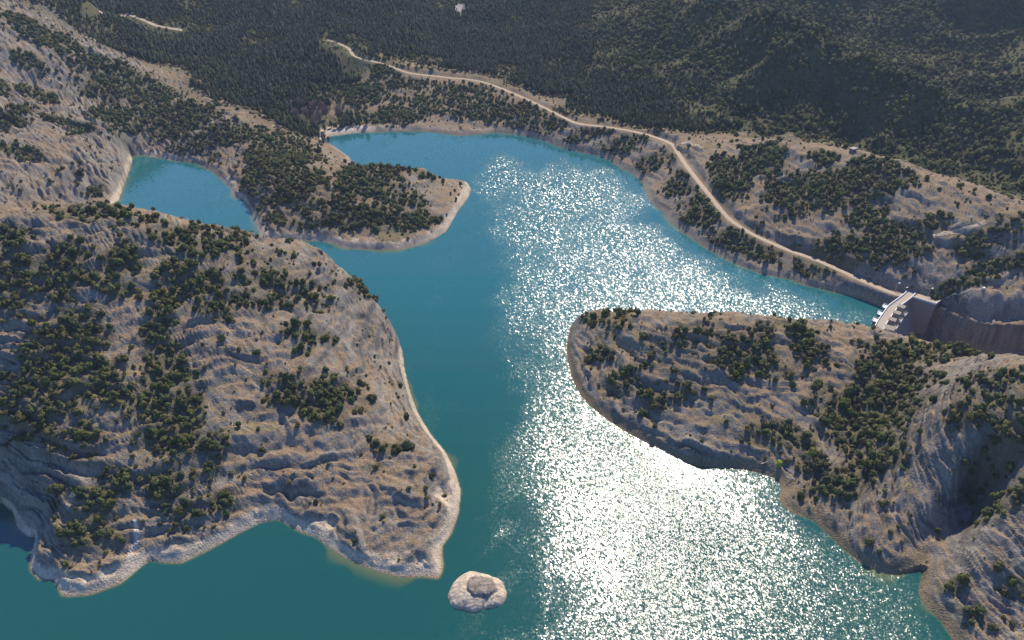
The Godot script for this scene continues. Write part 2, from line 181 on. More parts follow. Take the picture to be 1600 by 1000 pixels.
const DIP := {"cliff": [0.34, 0.42], "rock_dome": [0.16, -0.10], "rock_dome_001": [0.20, -0.14], "hill": [0.0, 0.06]}

var survey := PackedFloat32Array()
var survey_of := PackedInt32Array()
var weights := PackedFloat64Array()
var base_rows := []
var tag_rows := []
var base_grid := PackedFloat32Array()
var tag_grid := PackedInt32Array()
var rough_grid := PackedFloat32Array()
var green_grid := PackedFloat32Array()
var shore_grid := PackedFloat32Array()
var wind_grid := PackedFloat32Array()
var road_grid := PackedFloat32Array()
var road_high := PackedFloat32Array()
var cover_grid := PackedFloat32Array()
var tilt_x := PackedFloat32Array()
var tilt_z := PackedFloat32Array()
var cleft_grid := PackedFloat32Array()
var n_big := FastNoiseLite.new()
var n_mid := FastNoiseLite.new()
var n_bed := FastNoiseLite.new()
var n_fine := FastNoiseLite.new()
var n_tint := FastNoiseLite.new()
var n_wave := FastNoiseLite.new()
var rng := RandomNumberGenerator.new()
var names := {}
var mats := {}


func _ready() -> void:
	# ---- camera, sky, sun, exposure
	var cam := Camera3D.new()
	cam.name = "camera"
	cam.position = EYE
	cam.rotation_degrees = Vector3(-33.5, 0, 0)
	cam.fov = 2.0 * rad_to_deg(atan(500.0 / 1120.0))
	cam.near = 1.0
	cam.far = 9000.0
	add_child(cam)
	cam.current = true
	var env := Environment.new()
	env.background_mode = Environment.BG_SKY
	var sky := ProceduralSkyMaterial.new()
	sky.sky_top_color = Color(0.13, 0.30, 0.62)
	sky.sky_horizon_color = Color(0.64, 0.82, 0.99)
	sky.sky_curve = 0.28
	sky.sky_energy_multiplier = 1.1
	sky.ground_bottom_color = Color(0.20, 0.22, 0.20)
	sky.ground_horizon_color = Color(0.62, 0.68, 0.74)
	env.sky = Sky.new()
	env.sky.sky_material = sky
	env.tonemap_mode = Environment.TONE_MAPPER_LINEAR
	env.tonemap_exposure = 1.3
	env.sdfgi_enabled = true
	env.ssao_enabled = true
	env.ssil_enabled = true
	env.fog_enabled = true
	env.fog_mode = Environment.FOG_MODE_EXPONENTIAL
	env.fog_density = 0.00007
	env.fog_light_color = Color(0.80, 0.87, 0.96)
	var we := WorldEnvironment.new()
	we.name = "world_environment"
	we.environment = env
	add_child(we)
	var sun := DirectionalLight3D.new()
	sun.name = "sun"
	sun.light_energy = 1.6
	sun.light_color = Color(1.0, 0.96, 0.90)
	sun.light_angular_distance = 0.5
	sun.shadow_enabled = true
	sun.rotation_degrees = Vector3(-SUN_HIGH, 180.0 - SUN_EAST, 0)
	add_child(sun)

	var t0 := Time.get_ticks_msec()
	rng.seed = 7
	noises()
	materials()
	fields()
	print("fields ", Time.get_ticks_msec() - t0)
	terrain()
	print("terrain ", Time.get_ticks_msec() - t0)
	lake()
	print("lake ", Time.get_ticks_msec() - t0)
	roads()
	rock_island()
	dam()
	small_things()
	plants()
	print("plants ", Time.get_ticks_msec() - t0)


# ------------------------------------------------------------------ helpers
func numbered(called: String) -> String:
	var k: int = names.get(called, -1) + 1
	names[called] = k
	return called if k == 0 else "%s_%03d" % [called, k]


func tag(o: Node3D, label: String, category: String, group := "", kind := "") -> Node3D:
	o.set_meta("label", label)
	o.set_meta("category", category)
	if group:
		o.set_meta("group", group)
	if kind:
		o.set_meta("kind", kind)
	return o


func thing(called: String, label: String, category: String, at: Vector3, turn := 0.0, group := "") -> Node3D:
	var o := Node3D.new()
	o.name = numbered(called)
	add_child(o)
	o.position = at
	o.rotation.y = turn
	tag(o, label, category, group)
	return o


func obj(called: String, mesh: Mesh, m: Material, parent: Node3D = null) -> MeshInstance3D:
	var o := MeshInstance3D.new()
	o.mesh = mesh
	if m:
		o.material_override = m
	if parent:
		o.name = called
		parent.add_child(o, true)
	else:
		o.name = numbered(called)
		add_child(o)
	return o


func mat(called: String, c: Color, rough := 0.85, spec := 0.4) -> StandardMaterial3D:
	var m := StandardMaterial3D.new()
	m.resource_name = called
	m.albedo_color = c.linear_to_srgb()
	m.roughness = rough
	m.metallic_specular = spec
	mats[called] = m
	return m


func noise_picture(freq: float, octaves: int, seed_: int, lo: Color, hi: Color, size := 512, kind := FastNoiseLite.TYPE_SIMPLEX_SMOOTH) -> NoiseTexture2D:
	var n := FastNoiseLite.new()
	n.noise_type = kind
	n.frequency = freq
	n.seed = seed_
	n.fractal_octaves = octaves
	n.fractal_gain = 0.6
	if lo == Color.BLACK:
		n.fractal_type = FastNoiseLite.FRACTAL_RIDGED
	var t := NoiseTexture2D.new()
	t.width = size
	t.height = size
	t.seamless = true
	t.noise = n
	var g := Gradient.new()
	g.set_color(0, lo)
	g.set_color(1, hi)
	t.color_ramp = g
	return t


func noises() -> void:
	n_big.noise_type = FastNoiseLite.TYPE_SIMPLEX_SMOOTH
	n_big.frequency = 1.0
	n_big.fractal_octaves = 3
	n_big.seed = 11
	n_mid.noise_type = FastNoiseLite.TYPE_SIMPLEX_SMOOTH
	n_mid.frequency = 1.0
	n_mid.fractal_octaves = 3
	n_mid.seed = 23
	n_bed.noise_type = FastNoiseLite.TYPE_SIMPLEX_SMOOTH
	n_bed.frequency = 1.0
	n_bed.fractal_octaves = 2
	n_bed.seed = 5
	n_fine.noise_type = FastNoiseLite.TYPE_SIMPLEX
	n_fine.frequency = 1.0
	n_fine.fractal_octaves = 2
	n_fine.seed = 31
	n_tint.noise_type = FastNoiseLite.TYPE_SIMPLEX_SMOOTH
	n_tint.frequency = 1.0
	n_tint.fractal_octaves = 4
	n_tint.seed = 77
	n_wave.noise_type = FastNoiseLite.TYPE_SIMPLEX
	n_wave.frequency = 1.0
	n_wave.fractal_octaves = 1
	n_wave.seed = 3


func materials() -> void:
	var rock := mat("conglomerate rock", Color.WHITE, 0.9, 0.3)
	rock.vertex_color_use_as_albedo = true
	rock.uv1_triplanar = true
	rock.uv1_world_triplanar = true
	rock.uv1_scale = Vector3.ONE / 46.0
	rock.albedo_texture = noise_picture(0.035, 5, 91, Color(0.60, 0.60, 0.61), Color(1.0, 0.985, 0.96), 1024)
	rock.heightmap_enabled = true
	rock.heightmap_texture = noise_picture(0.03, 5, 92, Color.BLACK, Color.WHITE, 1024)
	rock.heightmap_scale = 55.0
	var islet: StandardMaterial3D = rock.duplicate()
	islet.heightmap_scale = 14.0
	mats["islet rock"] = islet
	var soil := mat("forest soil", Color.WHITE, 0.95, 0.2)
	soil.vertex_color_use_as_albedo = true
	for k in 4:   # calm to ruffled: the ripples too small to build are the surface's roughness
		var water := mat("lake water %d" % k, Color.WHITE, [0.09, 0.16, 0.23, 0.29][k], [0.60, 0.53, 0.46, 0.42][k])
		water.vertex_color_use_as_albedo = true
	for k in 3:
		var leaf := mat("leaves %d" % k, [Color(1, 1, 1), Color(1.25, 1.2, 0.95), Color(0.8, 0.86, 0.9)][k], 0.75, 0.25)
		leaf.albedo_color = [Color(1, 1, 1), Color(1.0, 0.98, 0.8), Color(0.86, 0.9, 0.92)][k]
		leaf.vertex_color_use_as_albedo = true
		leaf.backlight_enabled = true
		leaf.backlight = Color(0.35, 0.38, 0.22)
	mat("bark", Color(0.10, 0.075, 0.055), 0.95, 0.2)
	mat("pale bark", Color(0.26, 0.22, 0.19), 0.95, 0.2)
	mat("twigs", Color(0.27, 0.185, 0.15), 0.95, 0.2)
	mat("bleached wood", Color(0.60, 0.55, 0.48), 0.9, 0.2)
	mat("dirt", Color(0.66, 0.52, 0.37), 0.95, 0.2)
	mat("concrete", Color(0.42, 0.36, 0.29), 0.85, 0.35)
	mat("pale concrete", Color(0.58, 0.50, 0.40), 0.85, 0.35)
	mat("dam face", Color(0.40, 0.375, 0.34), 0.9, 0.3)
	mat("white paint", Color(0.80, 0.79, 0.77), 0.6, 0.5)
	mat("grey metal", Color(0.45, 0.46, 0.47), 0.45, 0.5)
	mat("dark opening", Color(0.03, 0.03, 0.035), 0.6, 0.4)
	mat("stone wall", Color(0.36, 0.31, 0.25), 0.9, 0.3)
	for called in ["dirt", "concrete", "pale concrete", "dam face", "stone wall"]:
		var m: StandardMaterial3D = mats[called]
		m.uv1_triplanar = true
		m.uv1_world_triplanar = true
		m.uv1_scale = Vector3.ONE / 6.0
		m.albedo_texture = rock.albedo_texture


# ------------------------------------------------------------------ the survey made into fields
func each(task: Callable, n: int) -> void:
	var id := WorkerThreadPool.add_group_task(task, n)
	WorkerThreadPool.wait_for_group_task_completion(id)


func fields() -> void:
	for k in LANDFORMS.size():
		var list: Array = SURVEY[LANDFORMS[k]]
		for i in range(0, list.size(), 3):
			survey.append(list[i])
			survey.append(list[i + 1])
			survey.append(list[i + 2])
			survey_of.append(k)
	solve()
	base_rows.resize(FNZ)
	tag_rows.resize(FNZ)
	each(base_row, FNZ)
	for r in FNZ:
		base_grid.append_array(base_rows[r])
		tag_grid.append_array(tag_rows[r])
	var rough := PackedFloat32Array()
	var green := PackedFloat32Array()
	var tx := PackedFloat32Array()
	var tz := PackedFloat32Array()
	for t in tag_grid:
		rough.append(ROUGH[LANDFORMS[t]])
		var dip: Array = DIP.get(LANDFORMS[t], [0.05, -0.03])
		tx.append(dip[0])
		tz.append(dip[1])
		green.append(1.0 if LANDFORMS[t] in ["valley", "mountain", "mountain_001"] else 0.0)
	rough_grid = blurred(blurred(rough))
	green_grid = blurred(green)
	tilt_x = blurred(blurred(tx))
	tilt_z = blurred(blurred(tz))
	shore_grid = distances(WATERLINE, 60.0, true)
	for i in shore_grid.size():
		shore_grid[i] = -shore_grid[i]
	wind_grid = distances(WIND, 40.0, true)
	cleft_grid = distances(CLEFT, 14.0, false)
	lay_roads()
	lay_thickets()


func solve() -> void:   # weights of a radial interpolation that passes through every surveyed height
	var n := survey_of.size()
	var w := n + 4
	var rows := []
	for i in n + 3:
		var row := PackedFloat64Array()
		row.resize(w)
		if i < n:
			for j in n:
				var dx := survey[3 * i] - survey[3 * j]
				var dz := survey[3 * i + 1] - survey[3 * j + 1]
				row[j] = sqrt(dx * dx + dz * dz) * 0.01
			row[n] = 1.0
			row[n + 1] = survey[3 * i] * 0.001
			row[n + 2] = survey[3 * i + 1] * 0.001
			row[n + 3] = survey[3 * i + 2]
		else:
			for j in n:
				row[j] = 1.0 if i == n else survey[3 * j + i - n - 1] * 0.001
		rows.append(row)
	var m := n + 3
	for c in m:
		var best := c
		for r in range(c + 1, m):
			if absf(rows[r][c]) > absf(rows[best][c]):
				best = r
		if best != c:
			var keep: PackedFloat64Array = rows[c]
			rows[c] = rows[best]
			rows[best] = keep
		var top: PackedFloat64Array = rows[c]
		var inv := 1.0 / top[c]
		for r in range(c + 1, m):
			var row: PackedFloat64Array = rows[r]
			var f := row[c] * inv
			if f != 0.0:
				for k in range(c, w):
					row[k] -= f * top[k]
				rows[r] = row
	weights.resize(m)
	for c in range(m - 1, -1, -1):
		var row: PackedFloat64Array = rows[c]
		var v := row[m]
		for k in range(c + 1, m):
			v -= row[k] * weights[k]
		weights[c] = v / row[c]


func base_row(r: int) -> void:
	var out := PackedFloat32Array()
	var tags := PackedInt32Array()
	var n := survey_of.size()
	var z := FZ0 + r * STEP
	for c in FNX:
		var x := FX0 + c * STEP
		var h := weights[n] + weights[n + 1] * x * 0.001 + weights[n + 2] * z * 0.001
		var near := 1e12
		var which := 0
		for i in n:
			var dx := x - survey[3 * i]
			var dz := z - survey[3 * i + 1]
			var q := dx * dx + dz * dz
			if q < near:
				near = q
				which = survey_of[i]
			h += weights[i] * sqrt(q) * 0.01
		out.append(h)
		tags.append(which)
	base_rows[r] = out
	tag_rows[r] = tags


func blurred(g: PackedFloat32Array) -> PackedFloat32Array:
	var a := g.duplicate()
	for r in FNZ:
		for c in range(2, FNX - 2):
			var i := r * FNX + c
			a[i] = (g[i - 2] + g[i - 1] + g[i] + g[i + 1] + g[i + 2]) * 0.2
	var b := a.duplicate()
	for r in range(2, FNZ - 2):
		for c in FNX:
			var i := r * FNX + c
			b[i] = (a[i - 2 * FNX] + a[i - FNX] + a[i] + a[i + FNX] + a[i + 2 * FNX]) * 0.2
	return b


func distances(list: Array, reach: float, closed: bool) -> PackedFloat32Array:   # signed distance to a polygon on the fine grid, positive inside
	var g := PackedFloat32Array()
	g.resize(SNX * SNZ)
	g.fill(reach)
	var n := list.size() / 2
	for k in (n if closed else n - 1):
		var a := Vector2(list[2 * k], list[2 * k + 1])
		var e := (k + 1) % n
		var b := Vector2(list[2 * e], list[2 * e + 1])
		var ab := b - a
		var inv := 1.0 / maxf(ab.length_squared(), 1e-6)
		var c0 := maxi(0, int((minf(a.x, b.x) - reach - SX0) / CELL))
		var c1 := mini(SNX - 1, int((maxf(a.x, b.x) + reach - SX0) / CELL) + 1)
		var r0 := maxi(0, int((minf(a.y, b.y) - reach - SZ0) / CELL))
		var r1 := mini(SNZ - 1, int((maxf(a.y, b.y) + reach - SZ0) / CELL) + 1)
		for r in range(r0, r1 + 1):
			for c in range(c0, c1 + 1):
				var p := Vector2(SX0 + c * CELL, SZ0 + r * CELL)
				var d := (p - a - ab * clampf((p - a).dot(ab) * inv, 0.0, 1.0)).length()
				var i := r * SNX + c
				if d < g[i]:
					g[i] = d
	if closed:
		for r in SNZ:
			var z := SZ0 + r * CELL + 0.013
			var cuts := PackedFloat32Array()
			for k in n:
				var e := (k + 1) % n
				var za: float = list[2 * k + 1]
				var zb: float = list[2 * e + 1]
				if (za > z) != (zb > z):
					cuts.append(list[2 * k] + (z - za) / (zb - za) * (list[2 * e] - list[2 * k]))
			cuts.sort()
			var at := 0
			for c in SNX:
				var x := SX0 + c * CELL
				while at < cuts.size() and cuts[at] < x:
					at += 1
				if at % 2 == 0:
					g[r * SNX + c] *= -1.0
	return g


func lay_roads() -> void:
	road_grid.resize(SNX * SNZ)
	road_grid.fill(30.0)
	road_high.resize(SNX * SNZ)
	var lists := [ROAD]
	lists.append_array(TRACKS)
	for list: Array in lists:
		for k in list.size() / 3 - 1:
			var a := Vector3(list[3 * k], list[3 * k + 1], list[3 * k + 2])
			var b := Vector3(list[3 * k + 3], list[3 * k + 4], list[3 * k + 5])
			var pa := Vector2(a.x, a.z)
			var ab := Vector2(b.x, b.z) - pa
			var inv := 1.0 / maxf(ab.length_squared(), 1e-6)
			var wide := 0.0 if list == ROAD else 0.8
			for r in range(maxi(0, int((minf(a.z, b.z) - 30 - SZ0) / CELL)), mini(SNZ, int((maxf(a.z, b.z) + 30 - SZ0) / CELL) + 1)):
				for c in range(maxi(0, int((minf(a.x, b.x) - 30 - SX0) / CELL)), mini(SNX, int((maxf(a.x, b.x) + 30 - SX0) / CELL) + 1)):
					var p := Vector2(SX0 + c * CELL, SZ0 + r * CELL)
					var s := clampf((p - pa).dot(ab) * inv, 0.0, 1.0)
					var d := (p - pa - ab * s).length() + wide
					var i := r * SNX + c
					if d < road_grid[i]:
						road_grid[i] = d
						road_high[i] = lerpf(a.y, b.y, s) if list == ROAD else -999.0


func lay_thickets() -> void:
	cover_grid.resize(SNX * SNZ)
	for k in THICKETS.size() / 5:
		var x: float = THICKETS[5 * k]
		var z: float = THICKETS[5 * k + 1]
		var rx: float = THICKETS[5 * k + 2] * 1.15
		var rz: float = THICKETS[5 * k + 3] * 1.15
		var d: float = THICKETS[5 * k + 4]
		for r in range(maxi(0, int((z - rz - SZ0) / CELL) - 1), mini(SNZ, int((z + rz - SZ0) / CELL) + 2)):
			for c in range(maxi(0, int((x - rx - SX0) / CELL) - 1), mini(SNX, int((x + rx - SX0) / CELL) + 2)):
				var px := SX0 + c * CELL
				var pz := SZ0 + r * CELL
				var q := Vector2((px - x) / rx, (pz - z) / rz).length() + 0.5 * n_mid.get_noise_2d(px * 0.07, pz * 0.07)
				var i := r * SNX + c
				cover_grid[i] = maxf(cover_grid[i], d * smoothstep(1.3, 0.6, q))


func soft(g: PackedFloat32Array, x: float, z: float) -> float:   # smooth reading of a coarse field
	var u := clampf((x - FX0) / STEP, 1.5, FNX - 2.6)
	var v := clampf((z - FZ0) / STEP, 1.5, FNZ - 2.6)
	var c := int(u + 0.5)
	var r := int(v + 0.5)
	var a := u - c
	var b := v - r
	var ua := 0.5 * (0.5 - a) * (0.5 - a)
	var ub := 0.75 - a * a
	var uc := 0.5 * (0.5 + a) * (0.5 + a)
	var i := r * FNX + c
	var top := g[i - FNX - 1] * ua + g[i - FNX] * ub + g[i - FNX + 1] * uc
	var mid := g[i - 1] * ua + g[i] * ub + g[i + 1] * uc
	var low := g[i + FNX - 1] * ua + g[i + FNX] * ub + g[i + FNX + 1] * uc
	return top * 0.5 * (0.5 - b) * (0.5 - b) + mid * (0.75 - b * b) + low * 0.5 * (0.5 + b) * (0.5 + b)


func fine(g: PackedFloat32Array, x: float, z: float) -> float:   # plain reading of a fine field
	var u := clampf((x - SX0) / CELL, 0.0, SNX - 1.01)
	var v := clampf((z - SZ0) / CELL, 0.0, SNZ - 1.01)
	var c := int(u)
	var r := int(v)
	u -= c
	v -= r
	var i := r * SNX + c
	return lerpf(lerpf(g[i], g[i + 1], u), lerpf(g[i + SNX], g[i + SNX + 1], u), v)


func inside_fine(x: float, z: float) -> bool:
	return x > SX0 and z > SZ0 and x < SX0 + (SNX - 1) * CELL and z < SZ0 + (SNZ - 1) * CELL


func landform(x: float, z: float) -> int:
	var c := clampi(roundi((x - FX0) / STEP), 0, FNX - 1)
	var r := clampi(roundi((z - FZ0) / STEP), 0, FNZ - 1)
	return tag_grid[r * FNX + c]


func shore(x: float, z: float) -> float:
	return fine(shore_grid, x, z) if z > SZ0 + 3 else 60.0


func strata(x: float, h: float, z: float) -> float:   # height within the tilted, gently folded beds
	return h + soft(tilt_x, x, z) * x + soft(tilt_z, x, z) * z + 4.2 * n_mid.get_noise_2d(x * 0.016, z * 0.016) + 1.1 * n_mid.get_noise_2d(x * 0.06 + 60.0, z * 0.06)


func chance(k: int) -> float:
	var q := sin(k * 12.9898) * 43758.5453
	return q - floorf(q)


func bedded(bed: float, thick: float) -> float:   # number of the bed and the place within it; beds are of uneven thickness
	return bed / thick + 0.5 * n_bed.get_noise_2d(bed * 0.9 / thick, thick * 31.0)


func ledge(u: float, thick: float, x: float, z: float) -> float:   # a tread and a steep riser for each bed, fading in and out along it
	var k := floori(u)
	var f := u - k
	var strong := clampf(0.55 + 1.6 * n_bed.get_noise_2d(x * 0.03 + k * 17.3, z * 0.03 - k * 5.1), 0.0, 1.0)
	var after := clampf(0.55 + 1.6 * n_bed.get_noise_2d(x * 0.03 + (k + 1) * 17.3, z * 0.03 - (k + 1) * 5.1), 0.0, 1.0)
	var tread := 0.5 - f / 0.8 if f < 0.8 else (f - 0.8) / 0.2 - 0.5
	return thick * (0.7 * tread * lerpf(strong, after, smoothstep(0.3, 1.0, f)) + 0.16 * sin(f * PI) * strong)


func ground(x: float, z: float) -> float:
	var d := shore(x, z)
	if d < -2.0:
		return maxf(0.55 * d, -9.0)
	var b := soft(base_grid, x, z)
	var rough := soft(rough_grid, x, z)
	var green := soft(green_grid, x, z)
	var dd := maxf(d, 0.0)
	var h := b
	var lake := smoothstep(-6.0, -2.0, b)          # 0 in the gorge below the dam
	var inland := smoothstep(0.0, 30.0, d)
	# broad hollows and ribs
	h += rough * 3.2 * inland * n_big.get_noise_2d(x * 0.011, z * 0.011)
	h += green * lerpf(9.0, 30.0, smoothstep(60.0, 240.0, x)) * inland * (0.35 - absf(n_big.get_noise_2d(x * 0.006 + 40.0, z * 0.006)))
	if lake > 0.0:
		h = lerpf(h, maxf(h, 0.10 * dd) + 1.9 * smoothstep(0.0, 4.0, dd), lake)
	# beds of rock: ledges that follow the tilted strata
	var bare := rough * smoothstep(0.0, 7.0, d)
	if rough > 0.3:
		var bed := strata(x, h, z)
		var patchy := clampf(0.75 + 1.4 * n_mid.get_noise_2d(x * 0.014 + 300.0, z * 0.014), 0.2, 1.2)
		h += bare * patchy * (1.15 * ledge(bedded(bed, 5.0), 5.0, x, z) + 1.1 * ledge(bedded(bed, 1.7), 1.7, x, z))
		# rounded bulges with sharp creases between them, drawn out along the beds
		h += bare * (2.7 * absf(n_bed.get_noise_3d(x * 0.024, bed * 0.26, z * 0.024)) + 1.5 * absf(n_bed.get_noise_3d(x * 0.055, bed * 0.75, z * 0.055)) - 0.7)
		h -= bare * patchy * 1.5 * maxf(0.0, 1.0 - 11.0 * absf(n_mid.get_noise_2d(x * 0.013 + 120.0, z * 0.013 + 77.0)))   # joints and gullies
	h += (0.2 + 0.35 * rough) * smoothstep(0.0, 5.0, d) * n_fine.get_noise_2d(x * 0.16, z * 0.16)
	# the pool of the gorge at the foot of the dam
	var foot := Vector2((x - 226.0) * 0.74 + (z + 342.0) * 0.67, ((z + 342.0) * 0.74 - (x - 226.0) * 0.67) * 0.62)
	if d > 0.0 and foot.length() < 19.0 and h > -24.0:
		h = lerpf(-24.0, h, smoothstep(12.0, 18.0, foot.length()))
	if x > 140.0 and z > -260.0:
		var slot := fine(cleft_grid, x, z)
		if slot < 11.0:
			h = lerpf(h, maxf(minf(h, 0.5), h * 0.3), smoothstep(11.0, 0.5, slot) * smoothstep(0.0, 8.0, d))
	if d < 0.0:
		h = minf(h, 0.55 * d)
	elif d < 2.0 and lake > 0.5:
		h = maxf(h, 0.06 + 0.3 * d)
	# the road bed is cut level
	if inside_fine(x, z):
		var w := fine(road_grid, x, z)
		if w < 9.0:
			var bed_high := fine(road_high, x, z)
			if bed_high > 0.0:
				h = lerpf(bed_high - 0.15, h, smoothstep(3.2, 8.0, w))
	return h


# ------------------------------------------------------------------ terrain
const ROWS := 720
const COLS := 900
var row_z := PackedFloat32Array()
var vert_rows := []
var tint_rows := []
var verts := PackedVector3Array()
var tints := PackedColorArray()
var norms := PackedVector3Array()
var land_meshes := []


func half_wide(z: float) -> float:
	return 150.0 - 0.66 * z


func vert_row(r: int) -> void:
	var z := row_z[r]
	var w := half_wide(z)
	var out := PackedVector3Array()
	for c in COLS:
		var x := w * (2.0 * c / (COLS - 1) - 1.0)
		out.append(Vector3(x, ground(x, z), z))
	vert_rows[r] = out


func tint_row(r: int) -> void:
	var out := PackedColorArray()
	var nout := PackedVector3Array()
	var here: PackedVector3Array = vert_rows[r]
	var up: PackedVector3Array = vert_rows[mini(r + 1, ROWS - 1)]
	var down: PackedVector3Array = vert_rows[maxi(r - 1, 0)]
	for c in COLS:
		var p := here[c]
		var n := (here[mini(c + 1, COLS - 1)] - here[maxi(c - 1, 0)]).cross(up[c] - down[c]).normalized()
		nout.append(n)
		out.append(earth(p, n))
	tint_rows[r] = [out, nout]


func mixed(a: Color, b: Color, t: float) -> Color:
	return a.lerp(b, clampf(t, 0.0, 1.0))


func earth(p: Vector3, n: Vector3) -> Color:
	var d := shore(p.x, p.z)
	var green := soft(green_grid, p.x, p.z)
	var form: String = LANDFORMS[landform(p.x, p.z)]
	var broad := n_tint.get_noise_2d(p.x * 0.02, p.z * 0.02)
	var close := n_tint.get_noise_2d(p.x * 0.11 + 30.0, p.z * 0.11)
	var bed := strata(p.x, p.y, p.z)
	var band := n_bed.get_noise_3d(p.x * 0.012 + 7.0, bed * 0.55, p.z * 0.012)
	var rock := mixed(Color(0.39, 0.345, 0.28), Color(0.16, 0.142, 0.125), 0.34 + 1.1 * band + 0.6 * close)
	var layer := bedded(bed, 5.0)
	rock = mixed(rock, Color(0.12, 0.108, 0.098), 0.55 * smoothstep(0.74, 0.84, layer - floorf(layer)) * smoothstep(-0.3, 0.3, close + broad))   # darker over the riser of each bed
	rock = mixed(rock, Color(0.49, 0.42, 0.34), 0.9 * broad + 0.7 * close - 0.1)
	var dry := mixed(Color(0.44, 0.31, 0.18), Color(0.365, 0.265, 0.16), 0.5 + close)
	var level := smoothstep(0.835, 0.945, n.y + 0.12 * broad + 0.07 * close)
	var c := mixed(rock, dry, level * 0.95)
	if form in ["gorge", "hill"] and p.x > 200.0 and p.y < 12.0:   # rust stains on the gorge wall
		c = mixed(c, Color(0.42, 0.26, 0.14), 0.5 * smoothstep(0.1, 0.5, n_tint.get_noise_2d(p.x * 0.03 + 11.0, p.y * 0.09)))
	# dry grass on the gentlest ground
	var turf := smoothstep(0.15, 0.5, n_tint.get_noise_2d(p.x * 0.013 + 200.0, p.z * 0.013)) * smoothstep(0.88, 0.96, n.y)
	c = mixed(c, Color(0.26, 0.225, 0.095), turf * 0.7)
	if inside_fine(p.x, p.z):
		var cover := fine(cover_grid, p.x, p.z)
		c = mixed(c, Color(0.17, 0.145, 0.075), cover * 0.75)
	# forest and scrub floor
	var floor_ := mixed(Color(0.055, 0.055, 0.027), Color(0.10, 0.09, 0.042), 0.5 + broad + 0.5 * close)
	var sunny := smoothstep(0.24, -0.02, n.z)   # slopes that fall away to the north carry grass and low scrub
	floor_ = mixed(floor_, Color(0.078, 0.074, 0.035), sunny * (0.0 if form == "valley" else 0.8))
	c = mixed(c, floor_, green)
	if form == "valley":
		c = mixed(c, Color(0.33, 0.29, 0.245), smoothstep(12.0, 8.0, Vector2(p.x + 70.0, (p.z + 1045.0) * 0.5).length() + 14.0 * close))
	if p.z > -200.0 and p.x < -140.0 and p.x > -158.0:   # the white streak that seeping water left on the rock
		var u := clampf((p.z + 189.0) / 15.0, 0.0, 1.0)
		var off := absf(p.x - lerpf(SEEP[0], SEEP[2], u) - 0.7 * sin(p.z * 0.5))
		if p.z > SEEP[1] - 1.0:
			c = mixed(c, Color(0.80, 0.74, 0.66), smoothstep(1.0 + 0.7 * u, 0.4, off))
	# the pale strip that the lake covers when it is full
	if d < 26.0 and p.y > -1.0:
		var tall := 3.3 + 1.2 * broad + 0.9 * close
		var strip := smoothstep(tall + 0.7, tall - 0.5, p.y) * smoothstep(24.0, 12.0, d)
		var pale := mixed(Color(0.82, 0.68, 0.50), Color(0.60, 0.49, 0.36), 0.4 + close + 0.6 * band)
		if form in ["peninsula_001", "rock_dome", "rock_dome_001"]:
			pale = mixed(Color(0.36, 0.27, 0.155), Color(0.27, 0.215, 0.14), 0.5 + close)
		elif form in ["lakeside", "hill", "bank", "valley"]:
			pale = mixed(pale, Color(0.42, 0.335, 0.245), 0.85)
		c = mixed(c, pale, strip)
		c = mixed(c, Color(0.34, 0.24, 0.12), smoothstep(0.55, 0.1, p.y) * 0.7)
	return c


func terrain() -> void:
	var z := -118.0
	for r in ROWS:
		row_z.append(z)
		z *= 1.00348
	vert_rows.resize(ROWS)
	tint_rows.resize(ROWS)
	each(vert_row, ROWS)
	each(tint_row, ROWS)
	for r in ROWS:
		verts.append_array(vert_rows[r])
		tints.append_array(tint_rows[r][0])
		norms.append_array(tint_rows[r][1])
	print("far end ", row_z[ROWS - 1])
	land_meshes.resize(LANDFORMS.size())
	each(land_mesh, LANDFORMS.size())
	var said := {
		"headland": ["broad rocky headland with thickets in the left foreground", "headland"], "cliff": ["tall bare cliff of tilted pale beds beside the small inlet", "cliff"],
		"bank": ["shrubby slope between the small inlet and the pine forest", "slope"], "peninsula": ["low rounded peninsula with thickets at the middle of the lake", "peninsula"],
		"valley": ["wide valley floor under the pine forest beyond the lake", "valley"], "lakeside": ["rocky lakeside strip below the dirt road", "lake shore"],
		"hill": ["rounded rocky hill above the dam with thickets", "hill"], "mountain": ["dark scrub-covered mountain slope behind the rocky hill", "mountain"],
		"mountain_001": ["second scrub-covered ridge behind the mountain slope", "mountain"], "peninsula_001": ["long low peninsula of tan rock in front of the dam", "peninsula"],
		"rock_dome": ["smooth layered rock dome rising from the lake before the gorge", "rock dome"], "rock_dome_001": ["steep layered rock dome at the bottom right corner", "rock dome"],
		"gorge": ["shadowed gorge below the dam wall", "gorge"]}
	for k in LANDFORMS.size():
		if land_meshes[k] == null:
			continue
		var form: String = LANDFORMS[k]
		var arrays: Array = land_meshes[k]
		var m := ArrayMesh.new()
		m.add_surface_from_arrays(Mesh.PRIMITIVE_TRIANGLES, arrays)
		var o := obj(form.trim_suffix("_001"), m, mats["forest soil"] if form in ["valley", "mountain", "mountain_001"] else mats["conglomerate rock"])
		tag(o, said[form][0], said[form][1], "", "structure")


